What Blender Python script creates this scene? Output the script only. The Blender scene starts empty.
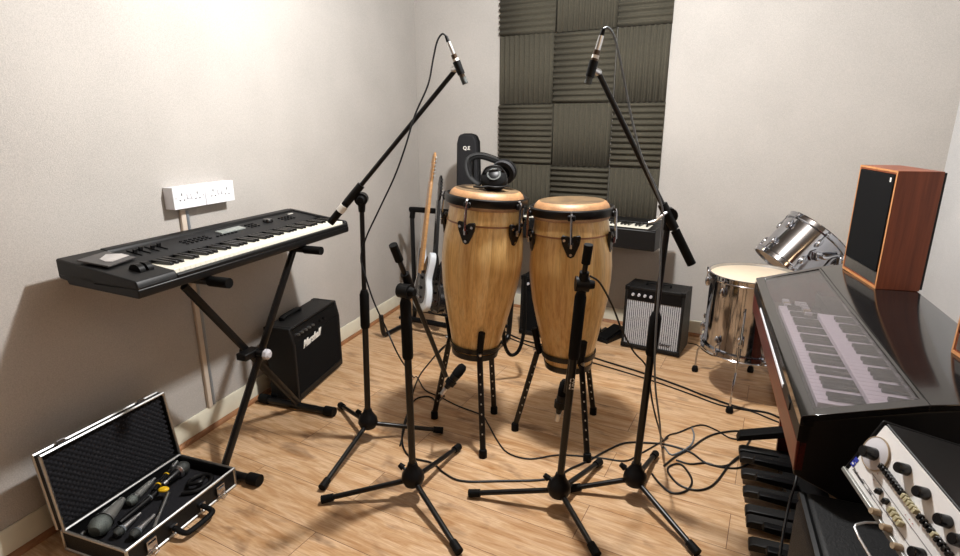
import bpy, bmesh, math, random
from mathutils import Vector as V, Matrix, Quaternion
random.seed(7)
C = bpy.context.scene
COL = C.collection
PI = math.pi
# ------------------------------------------------------------------ camera model (960x556)
FPX, PIT, CH = 555.0, math.radians(15.5), 1.35
cP, sP = math.cos(PIT), math.sin(PIT)
def ray(u, v):
    a = (u-480)/FPX; b = -(v-278)/FPX
    return V((a, cP+b*sP, -sP+b*cP))
def onz(u, v, z=0.0):
    r = ray(u, v); t = (z-CH)/r.z
    return V((r.x*t, r.y*t, z))
def ony(u, v, y):
    r = ray(u, v); t = y/r.y
    return V((r.x*t, y, CH+r.z*t))
cam = bpy.data.cameras.new('camera'); camo = bpy.data.objects.new('camera', cam); COL.objects.link(camo)
camo.location = (0, 0, CH); camo.rotation_euler = (PI/2-PIT, 0, 0)
cam.sensor_fit = 'HORIZONTAL'; cam.sensor_width = 36; cam.lens = FPX/960*36; cam.clip_start = .02
C.camera = camo
# ------------------------------------------------------------------ materials
def lin(c): return tuple((x/12.92 if x <= .04045 else ((x+.055)/1.055)**2.4) for x in c)
def rgb(r, g, b): return lin((r/255, g/255, b/255))+(1,)
class NT:
    def __init__(s, name):
        s.m = bpy.data.materials.new(name); s.m.use_nodes = True; s.t = s.m.node_tree
        s.b = s.t.nodes['Principled BSDF']; s.out = s.t.nodes['Material Output']
        s.tc = s.t.nodes.new('ShaderNodeTexCoord')
    def n(s, typ, **kw):
        x = s.t.nodes.new(typ)
        for k, v in kw.items():
            if k in x.bl_rna.properties and not isinstance(v, tuple): setattr(x, k, v)
            else: x.inputs[k.replace('_', ' ')].default_value = v
        return x
    def l(s, a, b): s.t.links.new(a, b)
    def mp(s, scale=(1,1,1), rot=(0,0,0), src='Object'):
        m = s.n('ShaderNodeMapping'); m.inputs['Scale'].default_value = scale; m.inputs['Rotation'].default_value = rot
        s.l(s.tc.outputs[src], m.inputs['Vector']); return m.outputs['Vector']
    def noise(s, vec, scale, detail=3, rough=.5, dist=0):
        x = s.t.nodes.new('ShaderNodeTexNoise'); x.inputs['Scale'].default_value = scale; x.inputs['Detail'].default_value = detail
        x.inputs['Roughness'].default_value = rough; x.inputs['Distortion'].default_value = dist
        s.l(vec, x.inputs['Vector']); return x.outputs['Fac']
    def ramp(s, fac, stops):
        r = s.t.nodes.new('ShaderNodeValToRGB'); e = r.color_ramp.elements
        while len(e) < len(stops): e.new(.5)
        for i, (p, c) in enumerate(stops): e[i].position = p; e[i].color = c
        s.l(fac, r.inputs['Fac']); return r.outputs['Color']
    def mix(s, fac, a, b, mode='MIX'):
        x = s.t.nodes.new('ShaderNodeMix'); x.data_type = 'RGBA'; x.blend_type = mode
        for sock, val in ((x.inputs[0], fac), (x.inputs[6], a), (x.inputs[7], b)):
            if isinstance(val, (float, int, tuple)): sock.default_value = val
            else: s.l(val, sock)
        return x.outputs[2]
    def math(s, op, a, b=None):
        x = s.t.nodes.new('ShaderNodeMath'); x.operation = op
        for i, val in enumerate((a, b)):
            if val is None: continue
            if isinstance(val, (float, int)): x.inputs[i].default_value = val
            else: s.l(val, x.inputs[i])
        return x.outputs[0]
    def bump(s, h, strength, dist=.01):
        x = s.t.nodes.new('ShaderNodeBump'); x.inputs['Strength'].default_value = strength; x.inputs['Distance'].default_value = dist
        s.l(h, x.inputs['Height']); s.l(x.outputs['Normal'], s.b.inputs['Normal'])
    def set(s, **kw):
        for k, v in kw.items(): s.b.inputs[k.replace('_', ' ')].default_value = v
def simple(name, c, rough=.5, metal=0, var=.12, scale=40, bump=0, spec=.5, coat=0):
    N = NT(name); col = rgb(*c); vec = N.mp()
    f = N.noise(vec, scale, 4, .6)
    d = tuple(x*(1-var) for x in col[:3])+(1,); b = tuple(min(1, x*(1+var)) for x in col[:3])+(1,)
    N.l(N.ramp(f, [(.3, d), (.7, b)]), N.b.inputs['Base Color'])
    N.set(Roughness=rough, Metallic=metal); N.b.inputs['Specular IOR Level'].default_value = spec
    N.b.inputs['Coat Weight'].default_value = coat
    if bump: N.bump(f, bump, .004)
    return N.m
def wood(name, c1, c2, rough=.4, axis=2, grain=26, stretch=.07, coat=.0):
    N = NT(name); sc = [1, 1, 1]; sc[axis] = stretch
    vec = N.mp(tuple(sc)); f = N.noise(vec, grain, 5, .65, .3); g = N.noise(vec, grain*5, 3, .6)
    f2 = N.math('ADD', N.math('MULTIPLY', f, .7), N.math('MULTIPLY', g, .3))
    N.l(N.ramp(f2, [(.35, rgb(*c1)), (.65, rgb(*c2))]), N.b.inputs['Base Color'])
    N.set(Roughness=rough); N.b.inputs['Coat Weight'].default_value = coat; N.bump(f2, .08, .002)
    return N.m
M = {}
M['black'] = simple('black_painted_metal', (9,9,10), .32, 0, .25, 60, spec=.4)
M['black_plastic'] = simple('black_plastic', (12,12,13), .42, 0, .2, 80, .05, spec=.2)
M['keyboard_case'] = simple('charcoal_keyboard_case', (15,15,16), .42, 0, .15, 120, .06, spec=.35)
M['panel'] = simple('dark_control_panel', (22,23,25), .5, 0, .12, 90, spec=.35)
M['rubber'] = simple('black_rubber', (8,8,8), .65, 0, .2, 50, spec=.15)
M['vinyl'] = simple('black_tolex_vinyl', (11,11,12), .55, 0, .3, 220, .35, spec=.35)
M['grille_dark'] = simple('black_grille_cloth', (10,10,11), .95, 0, .4, 300, .3, spec=.15)
M['chrome'] = simple('polished_chrome', (186,188,194), .09, 1, .04, 20)
M['steel'] = simple('brushed_steel', (210,210,210), .32, 1, .1, 60)
M['alu'] = simple('aluminium_trim', (190,190,188), .35, 1, .1, 60)
M['white_key'] = simple('ivory_white_keys', (240,236,220), .35, 0, .02, 30)
M['black_key'] = simple('gloss_black_keys', (12,12,13), .25, 0, .2, 30)
M['manual_key'] = simple('aged_white_keys', (196,188,194), .4, 0, .03, 30)
M['white_plastic'] = simple('white_plastic', (236,236,240), .35, 0, .02, 30)
M['white_panel'] = simple('white_enamel_panel', (222,220,218), .4, 0, .03, 60)
M['print'] = simple('dark_print', (60,56,58), .6, 0, .1, 60)
M['blue'] = simple('blue_print', (34,48,150), .5, 0, .1, 60)
M['red_dot'] = simple('red_print', (150,40,40), .5)
M['cream_cap'] = simple('olive_cream_button_caps', (168,160,128), .5, 0, .06, 60)
M['tape'] = simple('white_tape', (225,222,215), .6, 0, .04, 60)
M['screen'] = simple('grey_display_glass', (150,156,152), .15, 0, .05, 40)
M['foam_case'] = simple('black_egg_crate_foam', (24,24,28), .9, 0, .3, 160, .2, spec=.3)
M['skin'] = None
M['lever'] = simple('beige_lever_plastic', (150,132,108), .4, 0, .1, 60)
M['yellow'] = simple('yellow_tape', (232,186,20), .55, 0, .06, 60)
M['mic_mesh'] = simple('silver_grey_wire_mesh', (104,110,106), .5, .5, .5, 500, .5)
M['dark_mesh'] = simple('dark_wire_mesh', (70,72,70), .5, .6, .5, 500, .5)
M['pewter'] = simple('grey_microphone_body', (150,150,146), .35, .6, .1, 80)
M['bronze'] = simple('dark_bronze_body', (80,66,54), .3, .7, .1, 80)
M['grey_lead'] = simple('grey_cable_sheath', (105,112,118), .5, 0, .1, 40)
M['dark_lead'] = simple('black_cable_sheath', (10,10,11), .45, 0, .2, 40, spec=.35)
M['cap_grey'] = simple('pale_grey_plastic_cap', (190,188,192), .4, 0, .05, 40)
M['guitar_white'] = simple('gloss_white_lacquer', (214,220,226), .2, 0, .02, 10, coat=.5)
M['guitar_black'] = simple('gloss_black_lacquer', (20,19,20), .2, 0, .1, 10, coat=.5)
M['nylon'] = simple('black_padded_nylon', (16,16,20), .8, 0, .25, 260, .3)
M['conduit'] = simple('painted_trunking', (206,192,176), .45, 0, .04, 30)
M['conduit_side'] = simple('pale_metal_conduit', (150,158,166), .3, .5, .08, 30)
M['mahog'] = wood('red_mahogany_veneer', (58,12,9), (98,24,17), .35, 1, 22, .08, .05)
M['teak'] = wood('teak_cabinet_veneer', (100,46,24), (142,74,42), .45, 2, 30, .05)
M['teak_edge'] = wood('pale_teak_edge', (170,112,66), (196,140,92), .45, 2, 30, .05)
M['maple'] = wood('lacquered_maple', (160,116,70), (196,152,102), .35, 2, 40, .08, .2)
M['matt_black_wood'] = simple('black_ash_panel', (10,9,9), .5, 0, .2, 60, spec=.35)
def wall_mat(name, c, gain=1):
    N = NT(name); vec = N.mp(); a = N.noise(vec, 260, 3, .6); b = N.noise(vec, 3, 2)
    f = N.math('ADD', N.math('MULTIPLY', a, .75), N.math('MULTIPLY', b, .25))
    col = rgb(*c); lo = tuple(x*.86 for x in col[:3])+(1,); hi = tuple(min(1, x*1.1) for x in col[:3])+(1,)
    N.l(N.ramp(f, [(.35, lo), (.62, hi)]), N.b.inputs['Base Color']); N.set(Roughness=.85); N.bump(a, .35, .003)
    return N.m
M['wall'] = wall_mat('woodchip_wallpaper_paint', (180,175,169))
M['wall_lit'] = wall_mat('lit_right_wall_paint', (206,206,206))  # right wall: its stronger light is put into a whiter colour
M['wall_dark'] = wall_mat('darkened_front_wall_paint', (104,92,82))  # unseen front wall, colour darkened to cut bounce and deepen shadows
M['ceiling'] = wall_mat('ceiling_paint', (118,108,98))
M['base'] = simple('cream_gloss_baseboard', (216,210,190), .35, 0, .05, 12)
M['bead'] = wood('oak_quarter_round', (128,84,52), (166,116,76), .5, 1, 24, .1)
# floor planks
N = NT('oak_laminate_planks'); vec = N.mp((1,1,1), (0,0,math.radians(28)))
br = N.t.nodes.new('ShaderNodeTexBrick'); N.l(vec, br.inputs['Vector']); br.offset = .37; br.squash = 1
for k, v in (('Color1', (0,0,0,1)), ('Color2', (1,1,1,1)), ('Mortar', (.5,.5,.5,1)), ('Scale', 1), ('Mortar Size', .0012), ('Mortar Smooth', .1), ('Brick Width', 1.25), ('Row Height', .192)): br.inputs[k].default_value = v
sep = N.n('ShaderNodeSeparateColor'); N.l(br.outputs['Color'], sep.inputs[0]); rnd = sep.outputs[0]
cv = N.n('ShaderNodeCombineXYZ'); N.l(N.math('MULTIPLY', rnd, 17.0), cv.inputs[2])
va = N.n('ShaderNodeVectorMath', operation='ADD'); N.l(vec, va.inputs[0]); N.l(cv.outputs[0], va.inputs[1])
ms = N.n('ShaderNodeMapping'); ms.inputs['Scale'].default_value = (1.3, 9, 1); N.l(va.outputs[0], ms.inputs['Vector'])
g1 = N.noise(ms.outputs[0], 2.6, 6, .62, 1.4)
ms2 = N.n('ShaderNodeMapping'); ms2.inputs['Scale'].default_value = (3, 60, 1); N.l(va.outputs[0], ms2.inputs['Vector'])
g2 = N.noise(ms2.outputs[0], 3, 4, .7)
ms3 = N.n('ShaderNodeMapping'); ms3.inputs['Scale'].default_value = (3, 6.5, 1); N.l(va.outputs[0], ms3.inputs['Vector'])
g3 = N.noise(ms3.outputs[0], 1.7, 3, .55, .4)
base = N.ramp(g1, [(.25, rgb(168,118,70)), (.45, rgb(200,162,120)), (.6, rgb(220,188,152)), (.8, rgb(186,142,96))])
base = N.mix(N.ramp(g2, [(.4, (0,0,0,1)), (.75, (.6,.6,.6,1))]), base, rgb(150,100,58))
base = N.mix(N.ramp(g3, [(.57, (0,0,0,1)), (.76, (.8,.8,.8,1))]), base, rgb(88,54,32))
tone = N.ramp(rnd, [(0, (.86,.85,.84,1)), (1, (1.0,1.0,1.0,1))]); base = N.mix(1.0, base, tone, 'MULTIPLY')
base = N.mix(br.outputs['Fac'], base, rgb(104,70,44))
N.l(base, N.b.inputs['Base Color']); N.set(Roughness=.42); N.b.inputs['Specular IOR Level'].default_value = .35; N.bump(g2, .05, .002)
M['floor'] = N.m
# conga staves
N = NT('natural_oak_staves'); sp = N.n('ShaderNodeSeparateXYZ'); N.l(N.tc.outputs['Object'], sp.inputs[0])
ang = N.math('ARCTAN2', sp.outputs[1], sp.outputs[0]); fl = N.math('FLOOR', N.math('MULTIPLY', ang, 16/(2*PI)))
wn = N.n('ShaderNodeTexWhiteNoise', noise_dimensions='1D'); N.l(fl, wn.inputs['W'])
vec = N.mp((1,1,.06)); cz = N.n('ShaderNodeCombineXYZ'); N.l(N.math('MULTIPLY', wn.outputs['Value'], 9.0), cz.inputs[2])
va = N.n('ShaderNodeVectorMath', operation='ADD'); N.l(vec, va.inputs[0]); N.l(cz.outputs[0], va.inputs[1])
g = N.noise(va.outputs[0], 34, 5, .65, .6); g_2 = N.noise(va.outputs[0], 160, 3, .6)
b0 = N.ramp(g, [(.3, rgb(210,160,92)), (.5, rgb(240,200,132)), (.7, rgb(248,220,160))])
b0 = N.mix(N.ramp(g_2, [(.45, (0,0,0,1)), (.8, (.45,.45,.45,1))]), b0, rgb(150,92,44))
b0 = N.mix(1.0, b0, N.ramp(wn.outputs['Value'], [(0, (.74,.70,.64,1)), (1, (1,1,1,1))]), 'MULTIPLY')
edge = N.math('ABSOLUTE', N.math('SUBTRACT', N.math('FRACT', N.math('MULTIPLY', ang, 16/(2*PI))), .5))
b0 = N.mix(N.ramp(edge, [(.485, (0,0,0,1)), (.5, (.5,.5,.5,1))]), b0, rgb(130,84,44))
N.l(b0, N.b.inputs['Base Color']); N.set(Roughness=.32); N.b.inputs['Coat Weight'].default_value = .35
M['stave'] = N.m
# drum skins
N = NT('worn_rawhide_skin'); v_ = N.mp(); f = N.noise(v_, 9, 5, .6, .4)
N.l(N.ramp(f, [(.3, rgb(66,50,32)), (.7, rgb(118,94,62))]), N.b.inputs['Base Color']); N.set(Roughness=.6); M['rawhide'] = N.m
M['collar'] = wood('pale_bearing_collar', (136,98,64), (168,126,86), .5, 0, 30, .3)
M['drumskin'] = simple('coated_drum_skin', (226,208,182), .55, 0, .05, 14)
# acoustic foam
N = NT('olive_grey_acoustic_foam'); v_ = N.mp(); f = N.noise(v_, 240, 3, .7)
N.l(N.ramp(f, [(.3, rgb(52,49,40)), (.7, rgb(84,79,65))]), N.b.inputs['Base Color']); N.set(Roughness=.95); N.bump(f, .6, .003); M['foam'] = N.m
# silver grille cloth
N = NT('silver_basket_weave'); v_ = N.mp((1,1,1)); w1 = N.n('ShaderNodeTexWave', wave_type='BANDS', bands_direction='X'); w1.inputs['Scale'].default_value = 26; w1.inputs['Distortion'].default_value = 1.5; w1.inputs['Detail'].default_value = 2; w1.inputs['Detail Scale'].default_value = 8
N.l(v_, w1.inputs['Vector']); f = N.noise(v_, 180, 3, .7)
f3 = N.math('ADD', N.math('MULTIPLY', w1.outputs['Fac'], .5), N.math('MULTIPLY', f, .5))
N.l(N.ramp(f3, [(.3, rgb(84,86,90)), (.7, rgb(196,198,202))]), N.b.inputs['Base Color']); N.set(Roughness=.6, Metallic=.2); N.bump(f3, .5, .003); M['silver_cloth'] = N.m
# smoked plexi
N = NT('smoked_acrylic_lid'); nt = N.t
tr = nt.nodes.new('ShaderNodeBsdfTransparent'); tr.inputs[0].default_value = (.86,.84,.86,1)
gl = nt.nodes.new('ShaderNodeBsdfGlossy'); gl.inputs['Roughness'].default_value = .08; gl.inputs[0].default_value = (1,1,1,1)
df = nt.nodes.new('ShaderNodeBsdfDiffuse'); df.inputs[0].default_value = rgb(96,90,92)
lw = nt.nodes.new('ShaderNodeLayerWeight'); lw.inputs[0].default_value = .5; pw = N.math('POWER', lw.outputs['Facing'], 5.0); fr_ = N.math('ADD', N.math('MULTIPLY', pw, .96), .035)
mx1 = nt.nodes.new('ShaderNodeMixShader'); mx2 = nt.nodes.new('ShaderNodeMixShader')
dn = N.noise(N.mp(), 14, 5, .7); dm = nt.nodes.new('ShaderNodeMapRange'); dm.inputs[3].default_value = .02; dm.inputs[4].default_value = .10
N.l(dn, dm.inputs[0]); N.l(dm.outputs[0], mx1.inputs[0]); N.l(tr.outputs[0], mx1.inputs[1]); N.l(df.outputs[0], mx1.inputs[2])
N.l(fr_, mx2.inputs[0]); N.l(mx1.outputs[0], mx2.inputs[1]); N.l(gl.outputs[0], mx2.inputs[2]); N.l(mx2.outputs[0], N.out.inputs[0])
M['smoked'] = N.m
M['gloss_top'] = simple('dusty_gloss_black_top', (20,18,18), .13, 0, .3, 16, 0, .6, .25)
M['clear'] = simple('grey_plastic_sleeve', (66,64,64), .3, 0, .2, 20)
M['card'] = simple('silver_disc_card', (196,192,190), .3, .3, .15, 30)
# ------------------------------------------------------------------ geometry helpers
def frame_from(a, b):
    a, b = V(a), V(b); d = b-a
    return a, d.length, d.to_track_quat('Z', 'Y').to_matrix().to_4x4()
class G:
    def __init__(s): s.bm = bmesh.new()
    def _poly(s, ring0, ring1, caps=(True, True)):
        n = len(ring0)
        for i in range(n):
            j = (i+1) % n
            try: s.bm.faces.new((ring0[i], ring0[j], ring1[j], ring1[i]))
            except ValueError: pass
    def box(s, c, size, R=None):
        c = V(c); vs = []
        for x in (-.5, .5):
            for y in (-.5, .5):
                for z in (-.5, .5):
                    p = V((x*size[0], y*size[1], z*size[2]))
                    if R is not None: p = R @ p
                    vs.append(s.bm.verts.new(c+p))
        for f in ((0,1,3,2), (4,6,7,5), (0,4,5,1), (2,3,7,6), (0,2,6,4), (1,5,7,3)): s.bm.faces.new([vs[i] for i in f])
        return s
    def bb(s, x0, x1, y0, y1, z0, z1): return s.box(((x0+x1)/2, (y0+y1)/2, (z0+z1)/2), (x1-x0, y1-y0, z1-z0))
    def cyl(s, a, b, ra, rb=None, n=16):
        rb = ra if rb is None else rb; a0, L, Q = frame_from(a, b); r0 = []; r1 = []
        for i in range(n):
            t = 2*PI*i/n; p = V((math.cos(t), math.sin(t), 0))
            r0.append(s.bm.verts.new(a0+Q@(p*ra))); r1.append(s.bm.verts.new(a0+Q@(p*rb+V((0,0,L)))))
        s._poly(r0, r1); s.bm.faces.new(r0[::-1]); s.bm.faces.new(r1); return s
    def lathe(s, prof, n=32, a=(0,0,0), b=None, close=False):
        Q = Matrix.Identity(4) if b is None else frame_from(a, b)[2]; a = V(a); rings = []
        for r, z in prof:
            if r < 1e-6: rings.append([s.bm.verts.new(a+Q@V((0,0,z)))]*n)
            else: rings.append([s.bm.verts.new(a+Q@V((r*math.cos(2*PI*i/n), r*math.sin(2*PI*i/n), z))) for i in range(n)])
        pairs = list(zip(rings, rings[1:]))
        if close: pairs.append((rings[-1], rings[0]))
        for A, B in pairs:
            for i in range(n):
                j = (i+1) % n; q = []
                for v in (A[i], A[j], B[j], B[i]):
                    if v not in q: q.append(v)
                if len(q) > 2:
                    try: s.bm.faces.new(q)
                    except ValueError: pass
        return s
    def prism(s, poly, z0, z1, Mx=None):
        Mx = Mx or Matrix.Identity(4); A = [s.bm.verts.new(Mx@V((x, y, z0))) for x, y in poly]; B = [s.bm.verts.new(Mx@V((x, y, z1))) for x, y in poly]
        s._poly(A, B); s.bm.faces.new(A[::-1]); s.bm.faces.new(B); return s
    def ball(s, c, r, sc=(1,1,1), Q=None, u=20, v=12):
        Mx = Matrix.Translation(V(c)) @ (Q.to_4x4() if Q is not None else Matrix.Identity(4)) @ Matrix.Diagonal((sc[0], sc[1], sc[2], 1))
        bmesh.ops.create_uvsphere(s.bm, u_segments=u, v_segments=v, radius=r, matrix=Mx); return s
    def tube(s, pts, r, n=8, smooth=0, flat=1.0, up=None):
        pts = [V(p) for p in pts]
        if smooth: pts = catmull(pts, smooth)
        q = [pts[0]]
        for p in pts[1:]:
            if (p-q[-1]).length > 1e-5: q.append(p)
        pts = q; prev = None; rings = []
        for i, p in enumerate(pts):
            t = (pts[min(i+1, len(pts)-1)]-pts[max(i-1, 0)]).normalized()
            if prev is None:
                nrm = (V(up) if up is not None else (V((0,0,1)) if abs(t.z) < .9 else V((1,0,0))))
            else: nrm = prev
            nrm = (nrm-t*nrm.dot(t)); nrm = nrm.normalized() if nrm.length > 1e-6 else t.orthogonal().normalized()
            prev = nrm; bn = t.cross(nrm); rr = r[i] if isinstance(r, list) else r
            rings.append([s.bm.verts.new(p+nrm*(rr*math.cos(2*PI*k/n))+bn*(rr*flat*math.sin(2*PI*k/n))) for k in range(n)])
        for A, B in zip(rings, rings[1:]): s._poly(A, B)
        s.bm.faces.new(rings[0][::-1]); s.bm.faces.new(rings[-1]); return s
def catmull(p, k):
    out = []
    q = [p[0]*2-p[1]]+p+[p[-1]*2-p[-2]]
    for i in range(1, len(q)-2):
        for j in range(k):
            t = j/k
            out.append(.5*((2*q[i])+(q[i+1]-q[i-1])*t+(2*q[i-1]-5*q[i]+4*q[i+1]-q[i+2])*t*t+(3*q[i]-q[i-1]-3*q[i+1]+q[i+2])*t**3))
    out.append(p[-1]); return out
MW = {}
def obj(name, g, mat, parent=None, world=False, bevel=0, mesh=None, loc=None, angle=.7):
    if mesh is None:
        bm = g.bm; bmesh.ops.recalc_face_normals(bm, faces=bm.faces)
        if world and parent is not None: bm.transform(MW[parent.name].inverted())
        me = bpy.data.meshes.new(name); bm.to_mesh(me); bm.free(); me.materials.append(M[mat] if isinstance(mat, str) else mat)
        for p in me.polygons: p.use_smooth = True
        me.set_sharp_from_angle(angle=angle)
    else: me = mesh
    o = bpy.data.objects.new(name, me); COL.objects.link(o)
    if parent is not None: o.parent = parent
    if loc is not None: o.location = loc
    MW[o.name] = (MW[parent.name] if parent is not None else Matrix.Identity(4)) @ Matrix.Translation(loc or (0,0,0))
    if bevel:
        b = o.modifiers.new('bevel', 'BEVEL'); b.width = bevel; b.segments = 2; b.limit_method = 'ANGLE'; b.angle_limit = .7
    return o
def thing(name, label, cat, loc=(0,0,0), mat=None, group=None, rotz=0):
    o = bpy.data.objects.new(name, None); COL.objects.link(o)
    m = mat if mat is not None else Matrix.Translation(V(loc)) @ Matrix.Rotation(rotz, 4, 'Z')
    o.matrix_world = m; MW[o.name] = m.copy(); o.empty_display_size = .1
    o['label'] = label; o['category'] = cat
    if group: o['group'] = group
    return o
def tag(o, label, cat, group=None):
    o['label'] = label; o['category'] = cat
    if group: o['group'] = group
    return o
def struct(name, g, mat, **kw):
    o = obj(name, g, mat, **kw); o['kind'] = 'structure'; return o
def rebase(o, p):     # put the origin of a world-space mesh at p
    p = V(p); o.data.transform(Matrix.Translation(-p)); o.location = p; MW[o.name] = Matrix.Translation(p); return o
def text(name, s, size, mat, parent, mx, shear=0, bold=0, depth=.0004, align='LEFT'):
    cu = bpy.data.curves.new(name, 'FONT'); cu.body = s; cu.size = size; cu.shear = shear; cu.offset = bold; cu.extrude = depth; cu.align_x = align; cu.resolution_u = 3
    t = bpy.data.objects.new(name+'_curve', cu); COL.objects.link(t); bpy.context.view_layer.update()
    me = bpy.data.meshes.new_from_object(t.evaluated_get(bpy.context.evaluated_depsgraph_get()))
    COL.objects.unlink(t); bpy.data.objects.remove(t); me.transform(mx); me.name = name; me.materials.clear(); me.materials.append(M[mat])
    return obj(name, None, None, parent, mesh=me)
def basis(o, x, y, z):
    m = Matrix.Identity(4)
    for i, a in enumerate((x, y, z)):
        a = V(a)
        for r in range(3): m[r][i] = a[r]
    for r in range(3): m[r][3] = o[r]
    return m
# ------------------------------------------------------------------ room
AL = math.radians(19.3); D = V((math.sin(AL), math.cos(AL), 0)); NN = V((D.y, -D.x, 0))   # left wall: direction, normal into room
OFF = -1.935
def WL(off, a, z=0): return NN*(OFF+off)+D*a+V((0,0,z))
AB = math.radians(28); EB = V((math.cos(AB), -math.sin(AB), 0)); NB = V((-math.sin(AB), -math.cos(AB), 0))  # back wall: along, into room
B0 = onz(609.7, 320.9)
def WB(s, off, z=0): return B0+EB*s+NB*off+V((0,0,z))
# corner of left and back walls: solve NN.(B0+EB*s)=OFF
sc_ = (OFF-NN.dot(B0))/NN.dot(EB); CL = WB(sc_, 0)
CR = WB(1.69, 0); CEIL = 2.45
FR = CR - D*4.9; FL = WL(0, -1.7)
def wall(name, p, q, inward, mat, h=CEIL, th=.1):
    p, q = V(p), V(q); g = G(); i = V(inward)
    e = (q-p).normalized()*th
    pts = [p-e*1.0, q+e*1.0, q+e-i*th, p-e-i*th]
    A = [g.bm.verts.new((v.x, v.y, 0)) for v in pts]; B = [g.bm.verts.new((v.x, v.y, h)) for v in pts]
    g._poly(A, B); g.bm.faces.new(A[::-1]); g.bm.faces.new(B); return struct(name, g, mat)
wall('wall_left', FL, CL, NN, 'wall'); wall('wall_back', CL, CR, NB, 'wall')
wall('wall_right', CR, FR, -NN, 'wall_lit')
fd = (FR-FL).normalized(); wall('wall_front', FL, FR, V((-fd.y, fd.x, 0)), 'wall_dark')
fi = V((-fd.y, fd.x, 0)); g = G(); g.box(FL+fd*1.9+fi*.025+V((0,0,1.02)), (1.5,.04,2.03), Matrix.Rotation(math.atan2(fd.y,fd.x),3,'Z')); struct('added_dark_panel', g, 'teak')  # unseen dark panel, added to darken chrome reflections and reduce bounce
def plate(name, z0, z1, mat):
    g = G(); e = .3; cen = (CL+CR+FL+FR)/4; ps = [p+(p-cen).normalized()*.12 for p in (FL, FR, CR, CL)]
    A = [g.bm.verts.new((v.x, v.y, z0)) for v in ps]; B = [g.bm.verts.new((v.x, v.y, z1)) for v in ps]
    g._poly(A, B); g.bm.faces.new(A[::-1]); g.bm.faces.new(B); return struct(name, g, mat)
plate('floor', -.1, 0, 'floor'); plate('ceiling', CEIL, CEIL+.1, 'ceiling')
def skirting(name, p, q, inward, prof, mat):
    p, q, i = V(p), V(q), V(inward); g = G()
    A = [g.bm.verts.new(p+i*x+V((0,0,z))) for x, z in prof]; B = [g.bm.verts.new(q+i*x+V((0,0,z))) for x, z in prof]
    g._poly(A, B); g.bm.faces.new(A[::-1]); g.bm.faces.new(B); return struct(name, g, mat)
SK = [(.001,0), (.016,0), (.016,.075), (.012,.082), (.012,.092), (.006,.1), (.001,.1)]
skirting('baseboard_left', FL, CL, NN, SK, 'base'); skirting('baseboard_back', CL+EB*.02, CR, NB, SK, 'base'); skirting('baseboard_right', CR, FR, -NN, SK, 'base')
QR = [(.016,0), (.034,0), (.032,.009), (.026,.015), (.016,.018)]
skirting('trim_1', FL, CL, NN, QR, 'bead'); skirting('trim_2', CL+EB*.02, CR, NB, QR, 'bead')
# light
def lamp(name, loc, power, r, col=(1,.95,.88)):
    l = bpy.data.lights.new(name, 'POINT'); l.energy = power; l.shadow_soft_size = r; l.color = col
    o = bpy.data.objects.new(name, l); o.location = loc; COL.objects.link(o); return o
lamp('ceiling_lamp', (.27, 2.06, 2.28), 182, .055, (.98,.985,.985))
lamp('rear_fill_light', (.5, -.2, 2.25), 11, .25, (1,.68,.38))  # added warm fill behind the camera, tints the shadows; no known fixture
w = bpy.data.worlds.new('world'); C.world = w; w.use_nodes = True; w.node_tree.nodes['Background'].inputs[0].default_value = (.8,.8,.85,1); w.node_tree.nodes['Background'].inputs[1].default_value = .3
C.view_settings.view_transform = 'Standard'; C.view_settings.look = 'None'; C.view_settings.exposure = .2; C.view_settings.gamma = 1; C.view_settings.use_curve_mapping = False

# ------------------------------------------------------------------ wall sockets and conduit
def wallm(a, z, off=0): return basis(WL(off, a, z), D, -NN, (0,0,1))   # x along wall (away), y into wall, z up
for i, (a, lab) in enumerate(((1.685, 'white double power socket on left wall, the one nearer the camera above the conduit'), (1.850, 'white double power socket on left wall, the one farther from the camera'))):
    t = thing('power_socket', lab, 'socket', mat=wallm(a, 1.018), group='double power sockets on the left wall')
    W_ = .163
    obj('back_box', G().bb(.001, W_-.001, -.042, -.001, 0, .088), 'white_plastic', t, bevel=.002)
    obj('faceplate', G().bb(0, W_, -.052, -.0425, -.001, .089), 'white_plastic', t, bevel=.002)
    for cx in (.042, W_-.042):
        g = G().bb(cx-.002, cx+.002, -.0526, -.0519, .052, .062); g.bb(cx-.014, cx-.007, -.0526, -.0519, .032, .036); g.bb(cx+.007, cx+.014, -.0526, -.0519, .032, .036)
        obj('pin_holes', g, 'black_plastic', t)
    for cx in (.072, .091): 
        r = obj('rocker_switch', G().bb(cx-.006, cx+.006, -.056, -.052, .038, .058), 'white_plastic', t, bevel=.001)
    for cx in (.012, W_-.012): obj('screw', G().cyl((cx, -.0519, .044), (cx, -.053, .044), .003, n=10), 'steel', t)
g = G(); g.prism([(-.012, -.016), (.012, -.016), (.012, -.001), (-.012, -.001)], .10, 1.01)
t = thing('cable_conduit', 'painted vertical cable conduit running down left wall from sockets to baseboard', 'conduit', mat=wallm(1.757, 0))
obj('trunking', g, 'conduit', t, bevel=.003)
obj('steel_pipe', G().cyl((.022, -.009, .105), (.022, -.009, 1.0), .008), 'conduit_side', t)
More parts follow.
